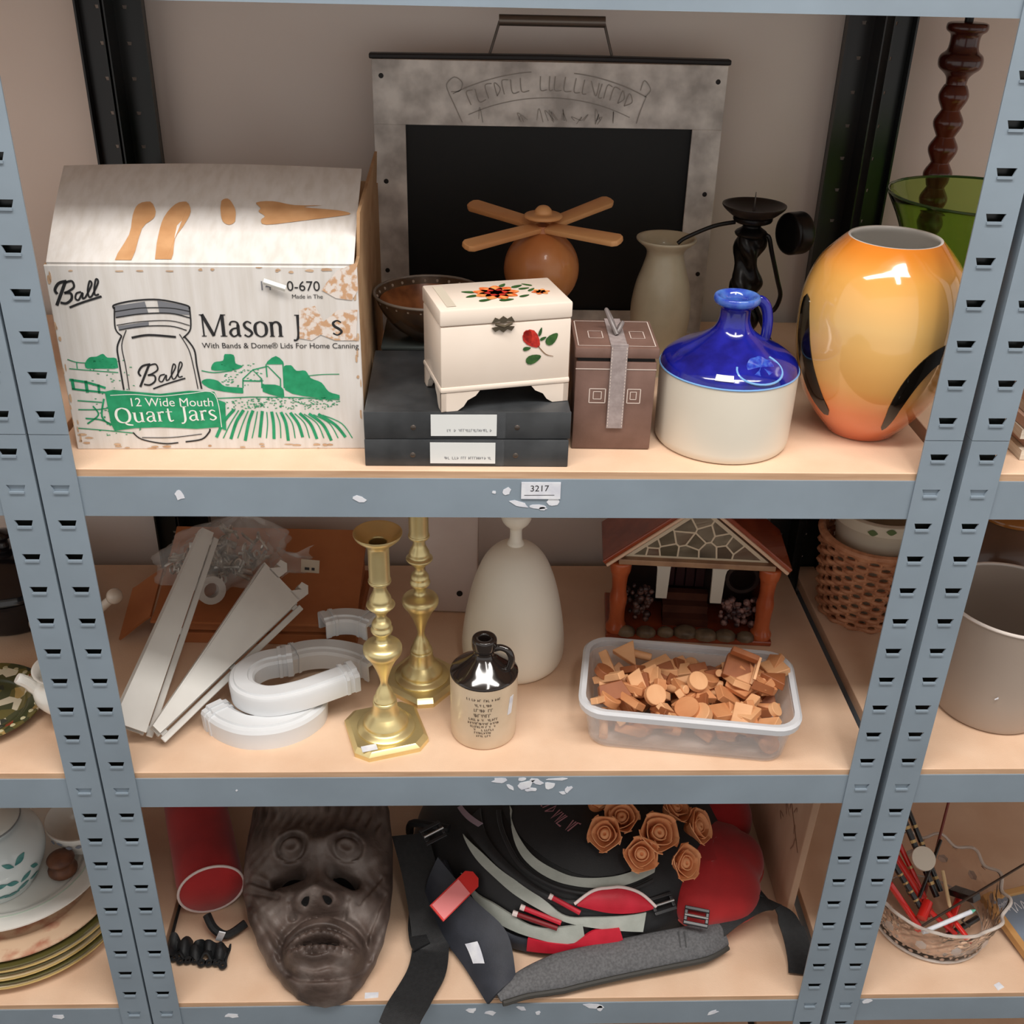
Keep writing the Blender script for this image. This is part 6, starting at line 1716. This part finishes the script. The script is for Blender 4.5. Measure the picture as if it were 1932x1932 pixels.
# ------------------------------------------------------------------ left-hand unit, middle shelf
pp = thing('patterned_plate', 'round plate with dark green and gold mosaic pattern at the left edge', 'plate', (-.628, .112, S2))
def ptmat():
    mt = bpy.data.materials.new('mosaic_plate_glaze')
    mt.use_nodes = True
    N, L = mt.node_tree.nodes, mt.node_tree.links
    b = N['Principled BSDF']
    tc = N.new('ShaderNodeTexCoord')
    vo = N.new('ShaderNodeTexVoronoi'); vo.inputs['Scale'].default_value = 70
    L.new(tc.outputs['Object'], vo.inputs['Vector'])
    cr = N.new('ShaderNodeValToRGB'); cr.color_ramp.interpolation = 'CONSTANT'
    e = cr.color_ramp.elements
    e[0].position, e[0].color = 0, lin((70, 74, 46))
    e[1].position, e[1].color = .8, lin((216, 206, 180))
    for p, c in [(.25, (104, 96, 52)), (.45, (146, 60, 40)), (.55, (178, 150, 92)), (.68, (54, 58, 48))]:
        x = e.new(p); x.color = lin(c)
    sx = N.new('ShaderNodeSeparateColor')
    L.new(vo.outputs['Color'], sx.inputs[0]); L.new(sx.outputs[0], cr.inputs[0]); L.new(cr.outputs[0], b.inputs['Base Color'])
    b.inputs['Roughness'].default_value = .2
    return mt
part('plate_body', lathe(plate_mesh(.078, .014), 64), ptmat(), pp, 1.0)
for k in range(30):
    a = 2 * PI * k / 30
    part('rim_dot', xf(lathe([(0, .0012), (.0028, .0008), (.0034, 0)], 8), Matrix.Translation((.0705 * math.cos(a), .0705 * math.sin(a), .0140))), mat('ivory_dot', (206, 198, 160), .3), pp)
cr_ = thing('china_creamer', 'white china creamer with gilt-brown foot behind the left posts', 'jug', (-.508, .098, S2), 0)
part('jug_body', lathe(cat([(0, 0), (.020, 0), (.022, .004), (.018, .010), (.028, .024), (.040, .042), (.0405, .054), (.034, .064), (.033, .074), (.037, .080), (.035, .081), (.030, .074), (.031, .064), (.036, .05), (0, .02)], 3), 44), M_china, cr_, 1.0)
part('foot_band', lathe([(.0204, .0004), (.0226, .0006), (.0224, .0045), (.0200, .0075)], 40), mat('gilt_brown', (196, 150, 110), .3, .3), cr_)
part('spout', tube(cat([(-.030, -.010, .050), (-.040, -.014, .066), (-.050, -.017, .076)], 4), [.008] * 4 + [.007] * 4 + [.006], 10), M_china, cr_)
pn = thing('black_pan', 'dark metal pan with rim standing at the back left edge', 'pan', (-.662, .335, S2))
part('pan_wall', lathe(cat([(0, 0), (.060, 0), (.072, .010), (.088, .045), (.092, .060), (.089, .060), (.084, .045), (.068, .014), (0, .006)], 3), 48), mat('dark_pan_metal', (46, 44, 46), .25, .5), pn, 1.0)
part('pan_lid', lathe(cat([(.091, .061), (.086, .072), (.055, .092), (.018, .102), (0, .103)], 3), 48), mat('black_enamel', (18, 18, 24), .15, coat=.6), pn, 1.0)
part('lid_knob', loc(lathe(cat([(0, 0), (.008, .001), (.007, .010), (.013, .016), (.013, .022), (0, .026)], 3), 24), 0, 0, .102), M_blkpen, pn, 1.0)
part('side_handle', tube(cat([(.086, -.02, .050), (.106, -.012, .052), (.106, .012, .052), (.086, .02, .050)], 5), .006, 10), M_china, pn)
M_ivory = mat('cream_china', (222, 208, 192), .2, coat=.4)
tk = thing('stone_mortar', 'cream mortar standing behind the left posts', 'mortar', (-.565, .245, S2))
part('mortar_bowl', lathe(cat([(0, 0), (.026, 0), (.030, .004), (.026, .010), (.034, .026), (.040, .048), (.036, .048), (.030, .028), (.012, .014), (0, .013)], 3), 40), M_ivory, tk, 1.0)
pe = thing('stone_pestle', 'cream pestle with round knob showing past the left post', 'pestle', (-.561, .245, S2 + .0185))
dq = Vector((.068, .004, .060))
part('shaft', tube([(0, 0, 0), tuple(dq * .3), tuple(dq * .9)], [.008, .007, .006], 14), M_ivory, pe, 1.0)
part('knob', loc(lathe([(.0105 * math.sin(PI * i / 12), -.0105 * math.cos(PI * i / 12)) for i in range(13)], 20), *dq), M_ivory, pe, 2)
wc = solo('white_card_box', box(0, 0, .009, .05, .04, .018), M_china, 'small white box at the very left edge of the middle shelf', 'box', (-.640, .030, S2), 20, smooth=.3, bevel=.003)

# ------------------------------------------------------------------ left-hand unit, lower shelf: stack of plates
M_cream_pl = mat('cream_glazed_plate', (226, 208, 172), .2, c2=(206, 182, 140), scale=12, coat=.5)
M_olive = mat('olive_rim_glaze', (92, 86, 46), .25, coat=.4)
M_flowerpl = mat('flowered_plate', (226, 196, 166), .2, c2=(186, 112, 88), scale=26, lo=.38, hi=.55, coat=.5)
PX, PY = -.664, .163
zz = S3
stack = [('bottom', M_cream_pl, .147), ('second from the bottom', M_olive, .145), ('third from the bottom', M_cream_pl, .146), ('fourth from the bottom', M_cream_pl, .143), ('fifth from the bottom', M_cream_pl, .144), ('sixth from the bottom', M_olive, .145)]
for i, (w_, m_, r) in enumerate(stack):
    p = thing('dinner_plate', ('cream' if m_ is M_cream_pl else 'olive-rimmed') + ' dinner plate, ' + w_ + ' of the left-edge stack', 'plate', (PX + .002 * math.sin(i * 2), PY, zz), 0, 'plates stacked at the lower left edge')
    part('plate_body', lathe(plate_mesh(r, .015, .0034), 72), m_, p, 1.0)
    part('rim_line', tube([((r + .0002) * math.cos(2 * PI * k / 72), (r + .0002) * math.sin(2 * PI * k / 72), .0156) for k in range(73)], .0016, 6, False), M_olive if i % 2 else mat('gilt_rim', (206, 176, 112), .3, .3), p)
    zz += .0072
p = thing('dinner_plate', 'flowered peach dinner plate just under the large white platter', 'plate', (PX - .002, PY, zz + .001), 0, 'plates stacked at the lower left edge')
part('plate_body', lathe(plate_mesh(.142, .015, .0034), 72), M_flowerpl, p, 1.0)
zz += .0085
p = thing('white_platter', 'large white platter with embossed rim on top of the plate stack', 'plate', (-.674, .182, zz + .010))
part('plate_body', lathe(plate_mesh(.134, .022, .004), 80), M_china, p, 1.0)
part('inner_rim', tube([(.104 * math.cos(2 * PI * k / 72), .104 * math.sin(2 * PI * k / 72), .0165) for k in range(73)], .0012, 6, False), mat('sage_line', (176, 190, 176), .3), p)
part('foot_ring', lathe([(.060, -.010), (.064, -.010), (.064, .0004), (.060, .0004)], 48, True), M_china, p)
zt = zz + .010 + .0044
M_jar = mat('pale_blue_white_glaze', (226, 234, 234), .15, c2=(212, 224, 226), scale=8, coat=.5)
jr = thing('leaf_jar', 'white lidded ginger jar painted with teal leaves on the platter', 'jar', (-.690, .158, zt))
JP = cat([(0, 0), (.044, 0), (.050, .004), (.064, .030), (.0705, .056), (.066, .080), (.050, .098), (.042, .103), (.041, .110)], 4)
part('jar_body', lathe(JP, 60), M_jar, jr, 1.2)
part('jar_lid', lathe(cat([(.046, .108), (.047, .113), (.040, .122), (.022, .131), (.008, .134), (.007, .140), (.011, .145), (0, .149)], 3), 48), mat('grey_white_lid', (206, 206, 198), .2, coat=.4), jr, 1.0)
part('lid_line', tube([(.0472 * math.cos(2 * PI * k / 60), .0472 * math.sin(2 * PI * k / 60), .1115) for k in range(61)], .0014, 6, False), mat('grey_line', (130, 136, 138), .3), jr)
def jrad(z):
    for a, b in zip(JP[:-1], JP[1:]):
        if a[1] <= z <= b[1] and b[1] > a[1]:
            return a[0] + (b[0] - a[0]) * (z - a[1]) / (b[1] - a[1])
    return .05
M_teal = mat('teal_leaf_paint', (54, 122, 122), .3, c2=(84, 146, 142), scale=120)
rr = random.Random(2)
for k in range(26):
    a0, z0 = -.9 + (k % 9) * .27 + rr.uniform(-.06, .06), .022 + (k // 9) * .026 + rr.uniform(-.005, .005)
    tl, ln, wd = rr.uniform(-.8, .8), rr.uniform(.014, .020), rr.uniform(.006, .009)
    def lf(u, v, a0=a0, z0=z0, tl=tl, ln=ln, wd=wd):
        p_, q_ = (v - .5) * ln, (u - .5) * wd * math.sin(PI * min(.97, max(.03, v)))
        z_ = z0 + p_ * math.sin(tl) + q_ * math.cos(tl)
        r_ = jrad(max(.005, z_)) + .0007
        a_ = a0 + (p_ * math.cos(tl) - q_ * math.sin(tl)) / r_
        return (r_ * math.sin(a_), -r_ * math.cos(a_), z_)
    part('painted_leaf', sheet(lf, 4, 7, .0005), M_teal, jr, 1.0)
cp = thing('china_dish', 'white china dish with grey sprig standing on the platter behind the jar', 'dish', (-.585, .215, zt + .017), 15)
part('dish_body', lathe(cat([(0, 0), (.028, 0), (.032, .004), (.045, .030), (.050, .044), (.048, .045), (.042, .030), (.028, .008), (0, .006)], 3), 44), M_china, cp, 1.0)
for k in range(7):
    a = -.9 + k * .28
    part('sprig', sheet(lambda u, v: ((.0465 + .001) * math.sin(a + (v - .5) * .2), -(.0465 + .001) * math.cos(a + (v - .5) * .2), .032 + (u - .5) * .006 * math.sin(PI * min(.97, max(.03, v))) + .003 * math.sin(k * 2)), 4, 7, .0004), mat('grey_sprig', (120, 124, 134), .3), cp)
bxw = thing('folded_card', 'white folded card leaning at the back behind the china dish', 'card', (-.630, .318, S3), 20)
part('panel', xf(box(0, 0, .085, .085, .006, .168), Matrix.Rotation(-.35, 4, 'X')), mat('off_white_card', (206, 192, 174), .6, c2=(190, 174, 156), scale=10), bxw, .3, bevel=.001)
ps = solo('brown_figurine', lathe(cat([(0, 0), (.016, 0), (.020, .008), (.015, .018), (.019, .026), (.010, .034), (0, .036)], 3), 20), mat('brown_bisque', (112, 70, 46), .5, c2=(80, 46, 30), scale=60),
          'small brown ornament on the platter beside the leaf jar', 'ornament', (-.600, .160, zt + .0095), smooth=1.0)
